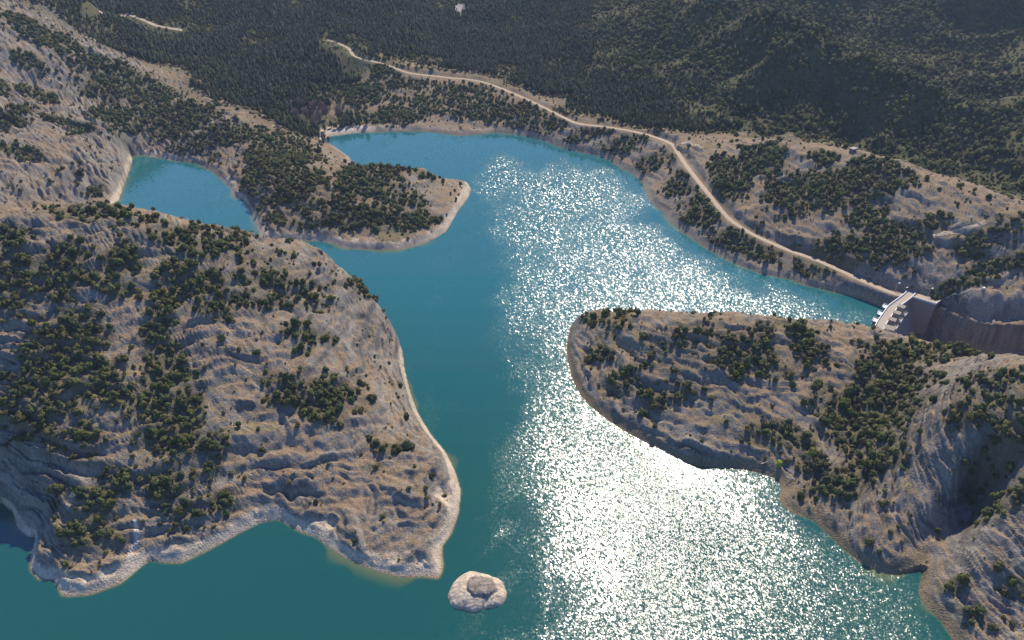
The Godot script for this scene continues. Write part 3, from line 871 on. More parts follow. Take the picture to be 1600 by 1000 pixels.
func land_mesh(k: int) -> void:
	var remap := PackedInt32Array()
	remap.resize(verts.size())
	remap.fill(-1)
	var v := PackedVector3Array()
	var n := PackedVector3Array()
	var t := PackedColorArray()
	var index := PackedInt32Array()
	for r in ROWS - 1:
		for c in COLS - 1:
			var i := r * COLS + c
			var p := verts[i]
			if landform(p.x, p.z) != k:
				continue
			if p.y < -5.0 and verts[i + COLS + 1].y < -5.0 and shore(p.x, p.z) < -4.0:
				continue
			for j: int in [i, i + COLS, i + 1, i + 1, i + COLS, i + COLS + 1]:
				var q := remap[j]
				if q < 0:
					q = v.size()
					remap[j] = q
					v.append(verts[j])
					n.append(norms[j])
					t.append(tints[j])
				index.append(q)
	if index.is_empty():
		return
	var arrays := []
	arrays.resize(Mesh.ARRAY_MAX)
	arrays[Mesh.ARRAY_VERTEX] = v
	arrays[Mesh.ARRAY_NORMAL] = n
	arrays[Mesh.ARRAY_COLOR] = t
	arrays[Mesh.ARRAY_INDEX] = index
	land_meshes[k] = arrays


# ------------------------------------------------------------------ the lake
const CATSPAW := [Vector2(-15, -176), Vector2(-2, -197), Vector2(-47, -262), Vector2(-17, -202)]   # small gusts on the calm water
const SEEP := [-146.5, -189.0, -144.5, -174.0]
const LROWS := 960
const LCOLS := 1500
var lake_z := PackedFloat32Array()
var lake_rows := []


func ruffle(x: float, z: float) -> float:   # how steep the ripples are
	var w := fine(wind_grid, x, z) + 9.0 * n_mid.get_noise_2d(x * 0.02, z * 0.02) + 9.0 * n_tint.get_noise_2d(x * 0.07, z * 0.05) + 5.0 * (n_wave.get_noise_2d(x * 0.5, z * 0.5))
	var streak := n_tint.get_noise_2d(x * 0.02 + z * 0.006, z * 0.012)
	var a := (0.30 + 0.22 * smoothstep(-380.0, -560.0, z)) * smoothstep(-12.0, 38.0, w) * clampf(0.85 + 0.7 * streak, 0.15, 1.3)
	var calm := 0.035 + 0.06 * smoothstep(0.0, 0.5, streak)
	a += 0.09 * exp(-pow(Geometry2D.get_closest_point_to_segment(Vector2(x, z), CATSPAW[0], CATSPAW[1]).distance_to(Vector2(x, z)) / 3.2, 2.0)) * clampf(0.5 + 1.5 * streak, 0.1, 1.0)
	a += 0.13 * exp(-pow(Geometry2D.get_closest_point_to_segment(Vector2(x, z), CATSPAW[2], CATSPAW[3]).distance_to(Vector2(x, z)) / 5.5, 2.0)) * clampf(0.6 + 1.5 * streak, 0.1, 1.0)
	return maxf(a, calm)


func lake_row(r: int) -> void:
	var z := lake_z[r]
	var w := half_wide(z)
	var v := PackedVector3Array()
	var n := PackedVector3Array()
	var t := PackedColorArray()
	var wet := PackedByteArray()
	for c in LCOLS:
		var x := w * (2.0 * c / (LCOLS - 1) - 1.0)
		var d := -fine(shore_grid, x, z)
		v.append(Vector3(x, 0.0, z))
		if d < -4.0:
			wet.append(0)
			n.append(Vector3.UP)
			t.append(Color.BLACK)
			continue
		var a := ruffle(x, z)
		wet.append(1 + clampi(int((a + 0.05 * (chance(r * 53 + c * 7) - 0.5)) / 0.075), 0, 3))
		var sx := a * (0.22 * n_wave.get_noise_2d(x * 0.25, z * 0.34) + 0.35 * n_wave.get_noise_2d(x * 0.8 + 50.0, z * 1.0) + 0.85 * (chance(r * 1733 + c * 37) - 0.5 + chance(r * 911 + c * 57) - 0.5))
		var sz := a * (0.22 * n_wave.get_noise_2d(x * 0.22 + 400.0, z * 0.36) + 0.35 * n_wave.get_noise_2d(x * 0.7 + 450.0, z * 1.1) + 0.85 * (chance(r * 677 + c * 91) - 0.5 + chance(r * 1297 + c * 23) - 0.5))
		n.append(Vector3(-sx, 1.0, -sz).normalized())
		var deep := mixed(Color(0.0085, 0.070, 0.051), Color(0.016, 0.105, 0.112), smoothstep(-190.0, -430.0, z))   # sky reflection painted into the body colour, bluer towards the north
		var flat_ := smoothstep(0.05, 0.45, n_mid.get_noise_2d(x * 0.021 + 15.0, z * 0.021))   # where the bed falls away gently
		var shoal := smoothstep(1.2 + 7.0 * flat_, 0.0, d)
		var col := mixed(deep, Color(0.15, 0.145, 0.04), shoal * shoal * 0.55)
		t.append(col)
	lake_rows[r] = [v, n, t, wet]


func lake() -> void:
	var z := -60.0
	for r in LROWS:
		lake_z.append(z)
		z *= 1.00267
	lake_rows.resize(LROWS)
	each(lake_row, LROWS)
	var m := ArrayMesh.new()
	var count := 0
	for level in 4:
		var arrays := lake_part(level)
		if arrays.is_empty():
			continue
		m.add_surface_from_arrays(Mesh.PRIMITIVE_TRIANGLES, arrays)
		m.surface_set_material(m.get_surface_count() - 1, mats["lake water %d" % level])
		count += arrays[Mesh.ARRAY_INDEX].size() / 3
	print("lake triangles ", count)
	tag(obj("water", m, null), "turquoise lake water with glittering wind-ruffled reaches", "lake", "", "structure")


func lake_part(level: int) -> Array:
	var v := PackedVector3Array()
	var n := PackedVector3Array()
	var t := PackedColorArray()
	var index := PackedInt32Array()
	var remap := PackedInt32Array()
	remap.resize(LROWS * LCOLS)
	remap.fill(-1)
	for r in LROWS - 1:
		var wa: PackedByteArray = lake_rows[r][3]
		var wb: PackedByteArray = lake_rows[r + 1][3]
		for c in LCOLS - 1:
			if wa[c] != level + 1 or not (wa[c + 1] and wb[c] and wb[c + 1]):
				continue
			var i := r * LCOLS + c
			for j: int in [i, i + LCOLS, i + 1, i + 1, i + LCOLS, i + LCOLS + 1]:
				if remap[j] < 0:
					remap[j] = v.size()
					var row: Array = lake_rows[j / LCOLS]
					v.append(row[0][j % LCOLS])
					n.append(row[1][j % LCOLS])
					t.append(row[2][j % LCOLS])
				index.append(remap[j])
	if index.is_empty():
		return []
	var arrays := []
	arrays.resize(Mesh.ARRAY_MAX)
	arrays[Mesh.ARRAY_VERTEX] = v
	arrays[Mesh.ARRAY_NORMAL] = n
	arrays[Mesh.ARRAY_COLOR] = t
	arrays[Mesh.ARRAY_INDEX] = index
	return arrays


# ------------------------------------------------------------------ built things
func st(smooth := false) -> SurfaceTool:
	var s := SurfaceTool.new()
	s.begin(Mesh.PRIMITIVE_TRIANGLES)
	if not smooth:
		s.set_smooth_group(-1)
	return s


func quad(s: SurfaceTool, a: Vector3, b: Vector3, c: Vector3, d: Vector3) -> void:   # clockwise from outside
	for p: Vector3 in [a, b, c, a, c, d]:
		s.add_vertex(p)


func box(s: SurfaceTool, at: Vector3, size: Vector3, turn := 0.0, bevel := 0.0) -> void:
	var h := size * 0.5
	var t := Transform3D(Basis(Vector3.UP, turn), at)
	var b := minf(bevel, minf(h.x, minf(h.y, h.z)) * 0.5)
	var lo := [Vector3(-h.x, -h.y, -h.z), Vector3(h.x, -h.y, -h.z), Vector3(h.x, -h.y, h.z), Vector3(-h.x, -h.y, h.z)]
	var mid := []
	var top := []
	for p: Vector3 in lo:
		mid.append(t * Vector3(p.x, h.y - b, p.z))
		top.append(t * Vector3(p.x - signf(p.x) * b, h.y, p.z - signf(p.z) * b))
	for k in 4:
		lo[k] = t * lo[k]
	for k in 4:
		var e := (k + 1) % 4
		quad(s, lo[k], lo[e], mid[e], mid[k])
		if b > 0.0:
			quad(s, mid[k], mid[e], top[e], top[k])
	quad(s, top[0], top[1], top[2], top[3])
	quad(s, lo[3], lo[2], lo[1], lo[0])


func tube(s: SurfaceTool, a: Vector3, b: Vector3, ra: float, rb: float, sides := 6) -> void:
	var w := (b - a).normalized()
	var u := w.cross(Vector3.RIGHT if absf(w.x) < 0.8 else Vector3.FORWARD).normalized()
	var v := w.cross(u)
	for k in sides:
		var p := TAU * k / sides
		var q := TAU * (k + 1) / sides
		var dp := u * cos(p) + v * sin(p)
		var dq := u * cos(q) + v * sin(q)
		quad(s, a + dp * ra, b + dp * rb, b + dq * rb, a + dq * ra)


func done(s: SurfaceTool) -> ArrayMesh:
	s.generate_normals()
	return s.commit()


func path_points(list: Array, every: float) -> PackedVector3Array:
	var curve := Curve3D.new()
	var n := list.size() / 3
	var pts := []
	for k in n:
		pts.append(Vector3(list[3 * k], list[3 * k + 1], list[3 * k + 2]))
	for k in n:
		var t: Vector3 = (pts[mini(k + 1, n - 1)] - pts[maxi(k - 1, 0)]) / 6.0
		curve.add_point(pts[k], -t, t)
	curve.bake_interval = 1.0
	var out := PackedVector3Array()
	var length := curve.get_baked_length()
	for k in int(length / every) + 1:
		out.append(curve.sample_baked(k * every))
	return out


func roads() -> void:
	var what := [["road", "pale dirt road winding along the lakeside ridge to the dam", "road", 2.0], ["path", "pale dirt track through the pine forest at the upper left", "path", 2.8],
		["path", "narrow dirt track across the side of the rocky hill", "path", 1.5], ["path", "short dirt spur leaving the road bend towards the rocky hill", "path", 2.0]]
	var lists := [ROAD]
	lists.append_array(TRACKS)
	for k in lists.size():
		var pts := path_points(lists[k], 2.0)
		var s := st(true)
		var half: float = what[k][3]
		var rows := []
		for i in pts.size():
			var t := pts[mini(i + 1, pts.size() - 1)] - pts[maxi(i - 1, 0)]
			var side := Vector3(-t.z, 0, t.x).normalized()
			var w := half * (1.0 + 0.18 * n_mid.get_noise_2d(i * 0.35, k * 9.0))
			var row := []
			for e in 7:
				var p := pts[i] + side * w * (e / 3.0 - 1.0)
				p.y = ground(p.x, p.z) + (0.16 if e > 0 and e < 6 else -0.05)
				row.append(p)
			rows.append(row)
		for i in rows.size() - 1:
			for e in 6:
				quad(s, rows[i][e], rows[i + 1][e], rows[i + 1][e + 1], rows[i][e + 1])
		tag(obj(what[k][0], done(s), mats["dirt"]), what[k][1], what[k][2], "", "structure")


func rock_island() -> void:
	var at := Vector3(-13.0, 0, -165.4)
	var nu := 130
	var nv := 110
	var s := st(true)
	var grid := []
	for j in nv:
		for i in nu:
			var x := (i / (nu - 1.0) * 2.0 - 1.0) * 14.0
			var z := (j / (nv - 1.0) * 2.0 - 1.0) * 12.0
			var ang := atan2(z, x)
			var rim := 1.0 + 0.10 * n_mid.get_noise_2d(cos(ang) * 0.9, sin(ang) * 0.9) + 0.05 * sin(3.0 * ang + 1.0)
			var r := Vector2(x / 11.0, z / 8.4).length() / rim
			var h := 3.3 * (1.0 - minf(r, 1.3) ** 2.4) + 0.5 * smoothstep(1.02, 0.9, r) - 0.1
			var q := Vector2((x - 1.6) / 5.4, (z + 0.3) / 4.4).length() + 0.22 * n_mid.get_noise_2d(x * 0.12 + 5.0, z * 0.12)
			h += 0.7 * smoothstep(1.0, 0.84, q) - 0.25 * exp(-((q - 1.04) / 0.05) ** 2)
			h -= 0.7 * smoothstep(1.2, 0.2, absf(x - 6.2 + 0.5 * z)) * smoothstep(2.5, 5.5, z)
			h += 0.16 * n_fine.get_noise_2d(x * 0.35, z * 0.35) * smoothstep(1.1, 0.9, r) + 0.3 * (0.3 - absf(n_mid.get_noise_2d(x * 0.16 + 3.0, z * 0.3)))
			grid.append([Vector3(x, h, z), q])
	for j in nv - 1:
		for i in nu - 1:
			var k := j * nu + i
			for e: int in [k, k + 1, k + nu, k + 1, k + nu + 1, k + nu]:
				var p: Vector3 = grid[e][0]
				var q: float = grid[e][1]
				var pale := mixed(Color(0.82, 0.68, 0.50), Color(0.58, 0.47, 0.34), 0.4 + n_tint.get_noise_2d(p.x * 0.2, p.z * 0.2))
				var grey := mixed(Color(0.26, 0.22, 0.18), Color(0.44, 0.37, 0.30), 0.5 + n_tint.get_noise_2d(p.x * 0.3 + 50.0, p.z * 0.3))
				var c := mixed(pale, grey, smoothstep(1.12, 0.95, q))
				c = mixed(c, Color(0.36, 0.25, 0.12), smoothstep(0.5, 0.05, p.y) * 0.8)
				s.set_color(c)
				s.add_vertex(p)
	s.index()
	s.generate_normals()
	var o := obj("rock_islet", s.commit(), mats["islet rock"])
	o.position = at
	tag(o, "small bare rock islet with a grey cap standing alone in the lake", "islet")


# the middle line of the dam crest, from the right bank to the peninsula: east, south
const CREST := [240.5, -369.0, 235.2, -362.6, 226.5, -354.9, 219.7, -349.0, 213.5, -341.6, 207.8, -334.6, 203.0, -328.0, 199.5, -321.5, 197.0, -315.0]


func dam() -> void:
	var t := thing("dam", "concrete arch dam with a pale crest road, gatehouses and white railings", "dam", Vector3(218, 0, -347))
	var o := t.position
	var list := []
	for k in CREST.size() / 2:
		list.append_array([CREST[2 * k], 7.5, CREST[2 * k + 1]])
	var pts := path_points(list, 1.5)
	var out := []
	for i in pts.size():
		var d := pts[mini(i + 1, pts.size() - 1)] - pts[maxi(i - 1, 0)]
		out.append(Vector3(-d.z, 0, d.x).normalized() * -1.0)   # downstream
	# wall
	var profile := [Vector2(-2.3, -22), Vector2(-2.3, 6.9), Vector2(-2.5, 7.0), Vector2(-2.5, 7.5), Vector2(2.5, 7.5), Vector2(2.5, 6.9), Vector2(2.3, 6.8), Vector2(2.3, 3.5), Vector2(4.2, 0.0), Vector2(24, -46)]
	var s := st()
	for i in pts.size() - 1:
		for k in profile.size() - 1:
			var a: Vector2 = profile[k]
			var b: Vector2 = profile[k + 1]
			quad(s, on(pts[i], out[i], a) - o, on(pts[i], out[i], b) - o, on(pts[i + 1], out[i + 1], b) - o, on(pts[i + 1], out[i + 1], a) - o)
	obj("wall", done(s), mats["dam face"], t)
	# crest road and parapets
	s = st()
	for i in pts.size() - 1:
		quad(s, on(pts[i], out[i], Vector2(-2.15, 7.56)) - o, on(pts[i], out[i], Vector2(2.15, 7.56)) - o, on(pts[i + 1], out[i + 1], Vector2(2.15, 7.56)) - o, on(pts[i + 1], out[i + 1], Vector2(-2.15, 7.56)) - o)
	obj("roadway", done(s), mats["pale concrete"], t)
	for side: float in [-1.0, 1.0]:
		s = st()
		var a := 2.16 * side
		var b := 2.45 * side
		for i in range(3, pts.size() - 1):
			var ring := [Vector2(a, 7.5), Vector2(a, 8.5), Vector2(b, 8.5), Vector2(b, 7.5)]
			for k in 3:
				var p: Array = [on(pts[i], out[i], ring[k]) - o, on(pts[i], out[i], ring[k + 1]) - o, on(pts[i + 1], out[i + 1], ring[k + 1]) - o, on(pts[i + 1], out[i + 1], ring[k]) - o]
				if side > 0.0:
					quad(s, p[0], p[1], p[2], p[3])
				else:
					quad(s, p[3], p[2], p[1], p[0])
		obj("parapet", done(s), mats["white paint"], t)
	# gatehouses on the downstream edge, each with a flat roof and a small railed balcony
	for g: Array in [[222.2, -346.9, 3.4], [216.3, -340.5, 3.4], [210.8, -333.4, 3.4], [206.3, -324.3, 4.6]]:
		var near := nearest(pts, Vector3(g[0], 7.5, g[1]))
		var turn := atan2(-out[near].z, out[near].x)
		var wide: float = g[2]
		var mid: Vector3 = pts[near] + out[near] * (2.56 + wide * 0.5)
		s = st()
		box(s, Vector3(mid.x, 6.0, mid.z) - o, Vector3(wide, 8.0, wide), turn, 0.1)
		var house := obj("gatehouse", done(s), mats["concrete"], t)
		s = st()
		box(s, Vector3(mid.x, 10.15, mid.z) - o, Vector3(wide + 0.5, 0.3, wide + 0.5), turn, 0.06)
		obj("roof", done(s), mats["concrete"], house)
		s = st()
		var front: Vector3 = mid + out[near] * (wide * 0.5 + 0.012)
		box(s, Vector3(front.x, 8.3, front.z) - o, Vector3(0.06, 1.1, 1.5), turn)
		obj("window", done(s), mats["dark opening"], house)
		var along := Vector3(-out[near].z, 0, out[near].x)
		var deck: Vector3 = mid + out[near] * (wide * 0.5 + 1.0)
		s = st()
		box(s, Vector3(deck.x, 5.6, deck.z) - o, Vector3(1.9, 0.3, wide + 0.8), turn, 0.05)
		obj("balcony", done(s), mats["pale concrete"], house)
		s = st()
		var c: Array = [deck - along * (wide * 0.5 + 0.3) - out[near] * 0.85, deck - along * (wide * 0.5 + 0.3) + out[near] * 0.85, deck + along * (wide * 0.5 + 0.3) + out[near] * 0.85, deck + along * (wide * 0.5 + 0.3) - out[near] * 0.85]
		for k in 3:
			for y: float in [6.3, 6.8]:
				tube(s, Vector3(c[k].x, y, c[k].z) - o, Vector3(c[k + 1].x, y, c[k + 1].z) - o, 0.08, 0.08, 4)
		for k in 4:
			tube(s, Vector3(c[k].x, 5.7, c[k].z) - o, Vector3(c[k].x, 6.85, c[k].z) - o, 0.07, 0.07, 4)
		obj("railing", done(s), mats["white paint"], house)
	# intake piers on the lake side
	for g: Array in [[218.6, -351.4], [212.2, -344.2], [206.2, -337.6]]:
		var near := nearest(pts, Vector3(g[0], 7.5, g[1]))
		var turn := atan2(-out[near].z, out[near].x)
		var mid: Vector3 = pts[near] - out[near] * 3.8
		s = st()
		box(s, Vector3(mid.x, -2.0, mid.z) - o, Vector3(2.4, 16.0, 2.6), turn, 0.08)
		var pier := obj("intake_pier", done(s), mats["dam face"], t)
		s = st()
		box(s, Vector3(mid.x, 6.2, mid.z) - o, Vector3(3.0, 0.4, 3.4), turn, 0.06)
		obj("deck", done(s), mats["white paint"], pier)
		s = st()
		var along := Vector3(-out[near].z, 0, out[near].x)
		var c := [mid - along * 1.6 + out[near] * 1.3, mid - along * 1.6 - out[near] * 1.4, mid + along * 1.6 - out[near] * 1.4, mid + along * 1.6 + out[near] * 1.3]
		for k in 3:
			for y: float in [6.9, 7.4]:
				tube(s, Vector3(c[k].x, y, c[k].z) - o, Vector3(c[k + 1].x, y, c[k + 1].z) - o, 0.08, 0.08, 4)
		for k in 4:
			tube(s, Vector3(c[k].x, 6.3, c[k].z) - o, Vector3(c[k].x, 7.45, c[k].z) - o, 0.07, 0.07, 4)
		obj("railing", done(s), mats["white paint"], pier)
	# the terrace at the right bank
	var edge := [Vector3(236.5, 7.5, -360.2), Vector3(246.2, 7.5, -352.4), Vector3(251.6, 7.5, -357.0), Vector3(243.5, 7.5, -365.5)]
	var mid2 := Vector3(244.4, 0, -358.8)
	s = st()
	for k in 4:
		var a: Vector3 = edge[k]
		var b: Vector3 = edge[(k + 1) % 4]
		quad(s, Vector3(a.x, -14.0, a.z) - o, a - o, b - o, Vector3(b.x, -14.0, b.z) - o)
	var terrace := obj("terrace_wall", done(s), mats["dam face"], t)
	s = st()
	quad(s, edge[3] - o + Vector3.UP * 0.05, edge[2] - o + Vector3.UP * 0.05, edge[1] - o + Vector3.UP * 0.05, edge[0] - o + Vector3.UP * 0.05)
	obj("terrace_floor", done(s), mats["dirt"], terrace)
	for k in 2:
		var a: Vector3 = edge[k]
		var b: Vector3 = edge[k + 1]
		s = st()
		box(s, (a + b) * 0.5 - o + Vector3.UP * 0.5, Vector3((b - a).length() + 0.2, 1.0, 0.3), atan2(-(b - a).z, (b - a).x), 0.04)
		obj("parapet", done(s), mats["white paint"], terrace)


func nearest(pts: PackedVector3Array, p: Vector3) -> int:
	var best := 0
	for i in pts.size():
		if pts[i].distance_squared_to(p) < pts[best].distance_squared_to(p):
			best = i
	return best


func on(p: Vector3, out: Vector3, q: Vector2) -> Vector3:
	return Vector3(p.x, 0, p.z) + out * q.x + Vector3.UP * q.y


func lamp(label: String, at: Vector3, turn: float, high: float) -> void:
	var t := thing("street_lamp", label, "street lamp", at, turn, "lamps by the dam")
	var s := st()
	tube(s, Vector3(0, -0.3, 0), Vector3(0, high, 0), 0.13, 0.09)
	obj("pole", done(s), mats["grey metal"], t)
	s = st()
	tube(s, Vector3(0, high, 0), Vector3(1.2, high + 0.25, 0), 0.07, 0.06)
	obj("arm", done(s), mats["grey metal"], t)
	s = st()
	box(s, Vector3(1.6, high + 0.28, 0), Vector3(1.3, 0.26, 0.55), 0.0, 0.08)
	obj("lamp_head", done(s), mats["white paint"], t)


func small_things() -> void:
	for l: Array in [["tall lamp beside the road just before the dam junction", 229.5, -367.8, 4.8], ["tall lamp standing on the terrace at the dam end", 246.0, -361.5, 5.0], ["low lamp at the corner where road and dam meet", 234.6, -367.2, 2.2]]:
		lamp(l[0], Vector3(l[1], maxf(ground(l[1], l[2]), 7.4 if l[2] > -366 else -5.0), l[2]), 0.4, l[3])
	# stone hut on the hilltop
	var y := ground(246.1, -499.3)
	var t := thing("stone_hut", "small stone hut with a flat white roof on the hilltop", "hut", Vector3(246.1, y, -499.3), 0.5)
	var s := st()
	box(s, Vector3(0, 0.9, 0), Vector3(3.6, 3.4, 3.0), 0.0, 0.05)
	var wall := obj("wall", done(s), mats["stone wall"], t)
	s = st()
	box(s, Vector3(0.2, 0.9, 1.515), Vector3(1.1, 2.0, 0.05))
	obj("doorway", done(s), mats["dark opening"], wall)
	s = st()
	box(s, Vector3(0.2, 2.78, 0), Vector3(5.0, 0.35, 4.0), 0.0, 0.08)
	obj("roof", done(s), mats["pale concrete"], t)
	# white panel under the road
	var ps := Vector3(186.0, 0, -404.0)
	ps.y = ground(ps.x, ps.z)
	t = thing("road_sign", "small white panel on a post below the dirt road", "sign", ps, 0.7)
	s = st()
	tube(s, Vector3(0, -0.4, 0), Vector3(0, 1.2, 0), 0.07, 0.07)
	obj("post", done(s), mats["grey metal"], t)
	s = st()
	box(s, Vector3(0, 1.9, 0), Vector3(1.1, 1.5, 0.1), 0.0, 0.02)
	obj("panel", done(s), mats["white paint"], t)
	# hand rail down the gorge rim
	var rail := [Vector3(251.8, 7.6, -357.0), Vector3(257.0, 6.6, -354.6), Vector3(262.0, 5.2, -352.6), Vector3(267.5, 3.4, -350.4)]
	t = thing("hand_rail", "thin pale hand rail running down the gorge rim from the terrace", "railing", rail[0])
	var along := PackedVector3Array()
	for k in 13:
		var p: Vector3 = rail[k / 4].lerp(rail[mini(k / 4 + 1, 3)], (k % 4) / 4.0)
		p.y = ground(p.x, p.z) + 1.0
		along.append(p)
	s = st()
	for k in 12:
		tube(s, along[k] - t.position, along[k + 1] - t.position, 0.11, 0.11, 4)
	obj("rail", done(s), mats["white paint"], t)
	for k in range(0, 13, 2):
		s = st()
		tube(s, along[k] - t.position - Vector3.UP * 1.4, along[k] - t.position, 0.08, 0.08, 4)
		obj("post", done(s), mats["grey metal"], t)
	s = st()
	var b: Vector3 = rail[3] + Vector3(1.0, -0.2, 0.3)
	box(s, Vector3.ZERO, Vector3(1.5, 1.0, 1.0), 0.4, 0.1)
	var o := obj("white_cabinet", done(s), mats["white paint"])
	o.position = Vector3(b.x, ground(b.x, b.z) + 0.5, b.z)
	tag(o, "small white cabinet at the lower end of the hand rail", "cabinet")
	# bleached driftwood at the head of the small bay
	for w: Array in [["bleached forked branch lying on the shaded shore rock", 111.4, -228.6, 0.5, 4.5], ["long thin bleached trunk lying beside the lime green bush", 121.4, -221.6, -0.9, 7.0], ["short bleached trunk lying nearest the tan rock point", 120.0, -219.0, -0.5, 4.5]]:
		var p := Vector3(w[1], 0, w[2])
		p.y = ground(p.x, p.z) + 0.25
		t = thing("driftwood", w[0], "driftwood", p, w[3])
		s = st()
		var a := Vector3(-0.5 * w[4], 0, 0)
		for k in 4:
			var e := a + Vector3(0.25 * w[4], rng.randf_range(-0.05, 0.12), rng.randf_range(-0.4, 0.4))
			tube(s, a, e, 0.20 - 0.04 * k, 0.16 - 0.04 * k, 5)
			a = e
		obj("trunk", done(s), mats["bleached wood"], t)
		s = st()
		tube(s, Vector3(0, 0, 0), Vector3(0.3 * w[4], 0.5, 0.9), 0.10, 0.03, 4)
		obj("branch", done(s), mats["bleached wood"], t)


# ------------------------------------------------------------------ plants
func leaf(s: SurfaceTool, at: Vector3, out: Vector3, size: float, centre: Vector3, c: Color, r: RandomNumberGenerator) -> void:   # one bent spray of leaves
	var n := (out + 0.75 * Vector3(r.randf_range(-1, 1), r.randf_range(-1, 1), r.randf_range(-1, 1))).normalized()
	var u := n.cross(Vector3(r.randf_range(-1, 1), r.randf_range(-1, 1), r.randf_range(-1, 1))).normalized()
	var v := n.cross(u)
	var a := at - u * size
	var b := at + v * size * r.randf_range(0.5, 0.9) + n * size * 0.2
	var d := at + u * size
	var e := at - v * size * r.randf_range(0.5, 0.9) + n * size * 0.2
	for p: Vector3 in [a, b, d, a, d, e]:
		s.set_color(c)
		s.set_normal((0.6 * n + 0.8 * (p - centre).normalized()).normalized())
		s.add_vertex(p)


func core(s: SurfaceTool, centre: Vector3, r: Vector3, c: Color, g: RandomNumberGenerator) -> void:   # the dense inside of a crown: an uneven eight-sided ball
	var ring := 7
	var rows := [-0.9, -0.35, 0.3, 0.85]
	var pts := []
	for y: float in rows:
		for k in ring:
			var a := TAU * k / ring
			pts.append(centre + Vector3(cos(a) * sqrt(1.0 - y * y) * r.x, y * r.y, sin(a) * sqrt(1.0 - y * y) * r.z) * g.randf_range(0.85, 1.1))
	for j in rows.size() - 1:
		for k in ring:
			var e := (k + 1) % ring
			for q: int in [j * ring + k, j * ring + e, j * ring + ring + k, j * ring + e, j * ring + ring + e, j * ring + ring + k]:
				s.set_color(c)
				s.set_normal((pts[q] - centre).normalized())
				s.add_vertex(pts[q])
	for k in ring:
		var e := (k + 1) % ring
		for p: Vector3 in [pts[3 * ring + k], pts[3 * ring + e], centre + Vector3(0, r.y, 0)]:
			s.set_color(c)
			s.set_normal((p - centre).normalized())
			s.add_vertex(p)


func shrub_mesh(seed_: int, lumps: int, sprays: int, tall: float) -> ArrayMesh:   # radius about 1
	var r := RandomNumberGenerator.new()
	r.seed = seed_
	var s := st()
	var balls := []
	for k in lumps:
		var a := TAU * (k + r.randf() * 0.6) / lumps
		var far := 0.0 if k == 0 else r.randf_range(0.35, 0.62)
		var size := r.randf_range(0.42, 0.6) if k else 0.62
		balls.append([Vector3(cos(a) * far, tall * r.randf_range(0.40, 0.62) * (1.15 if k == 0 else 0.85), sin(a) * far), size])
	var green := Color(0.075, 0.084, 0.030)
	for ball: Array in balls:
		core(s, ball[0], Vector3.ONE * ball[1] * 0.86 * Vector3(1, 0.8 + 0.3 * tall, 1), green * 0.9, r)
	for k in sprays:
		var ball: Array = balls[r.randi() % balls.size()]
		var dir := Vector3(r.randf_range(-1, 1), r.randf_range(-0.55, 1.0), r.randf_range(-1, 1)).normalized()
		var p: Vector3 = ball[0] + dir * ball[1] * r.randf_range(0.78, 1.12) * Vector3(1, 0.8 + 0.3 * tall, 1)
		var tone := r.randf_range(0.7, 1.4)
		leaf(s, p, dir, r.randf_range(0.13, 0.26), ball[0] - Vector3(0, 0.3, 0), Color(0.088 * tone, 0.096 * tone, 0.033 * tone * r.randf_range(0.7, 1.3)), r)
	tube_plain(s, Vector3(0, -0.5, 0), Vector3(0, 0.6, 0), 0.09, Color(0.09, 0.07, 0.05))
	return s.commit()


func tube_plain(s: SurfaceTool, a: Vector3, b: Vector3, r: float, c: Color) -> void:
	for k in 5:
		var p := Vector3(cos(TAU * k / 5.0), 0, sin(TAU * k / 5.0))
		var q := Vector3(cos(TAU * (k + 1) / 5.0), 0, sin(TAU * (k + 1) / 5.0))
		for e: Array in [[a + p * r, p], [b + p * r * 0.6, p], [b + q * r * 0.6, q], [a + p * r, p], [b + q * r * 0.6, q], [a + q * r, q]]:
			s.set_color(c)
			s.set_normal(e[1])
			s.add_vertex(e[0])


func pine_mesh(seed_: int) -> ArrayMesh:   # 1 tall
	var r := RandomNumberGenerator.new()
	r.seed = seed_
	var s := st()
	tube_plain(s, Vector3(0, -0.1, 0), Vector3(0, 0.8, 0), 0.022, Color(0.10, 0.075, 0.055))
	core(s, Vector3(0, 0.55, 0), Vector3(0.13, 0.34, 0.13), Color(0.040, 0.050, 0.026), r)
	for k in 75:
		var y := r.randf_range(0.22, 1.0)
		var w := 0.235 * sqrt(maxf(1.0 - y, 0.0) + 0.02) * minf(1.0, 0.5 + (y - 0.2) * 3.0)
		var a := r.randf() * TAU
		var d := Vector3(cos(a), 0.45, sin(a)).normalized()
		var tone := r.randf_range(0.7, 1.35)
		leaf(s, Vector3(cos(a) * w, y, sin(a) * w) * Vector3(1, 1, 1), d, r.randf_range(0.045, 0.085), Vector3(0, y - 0.25, 0), Color(0.056 * tone, 0.068 * tone, 0.032 * tone), r)
	return s.commit()


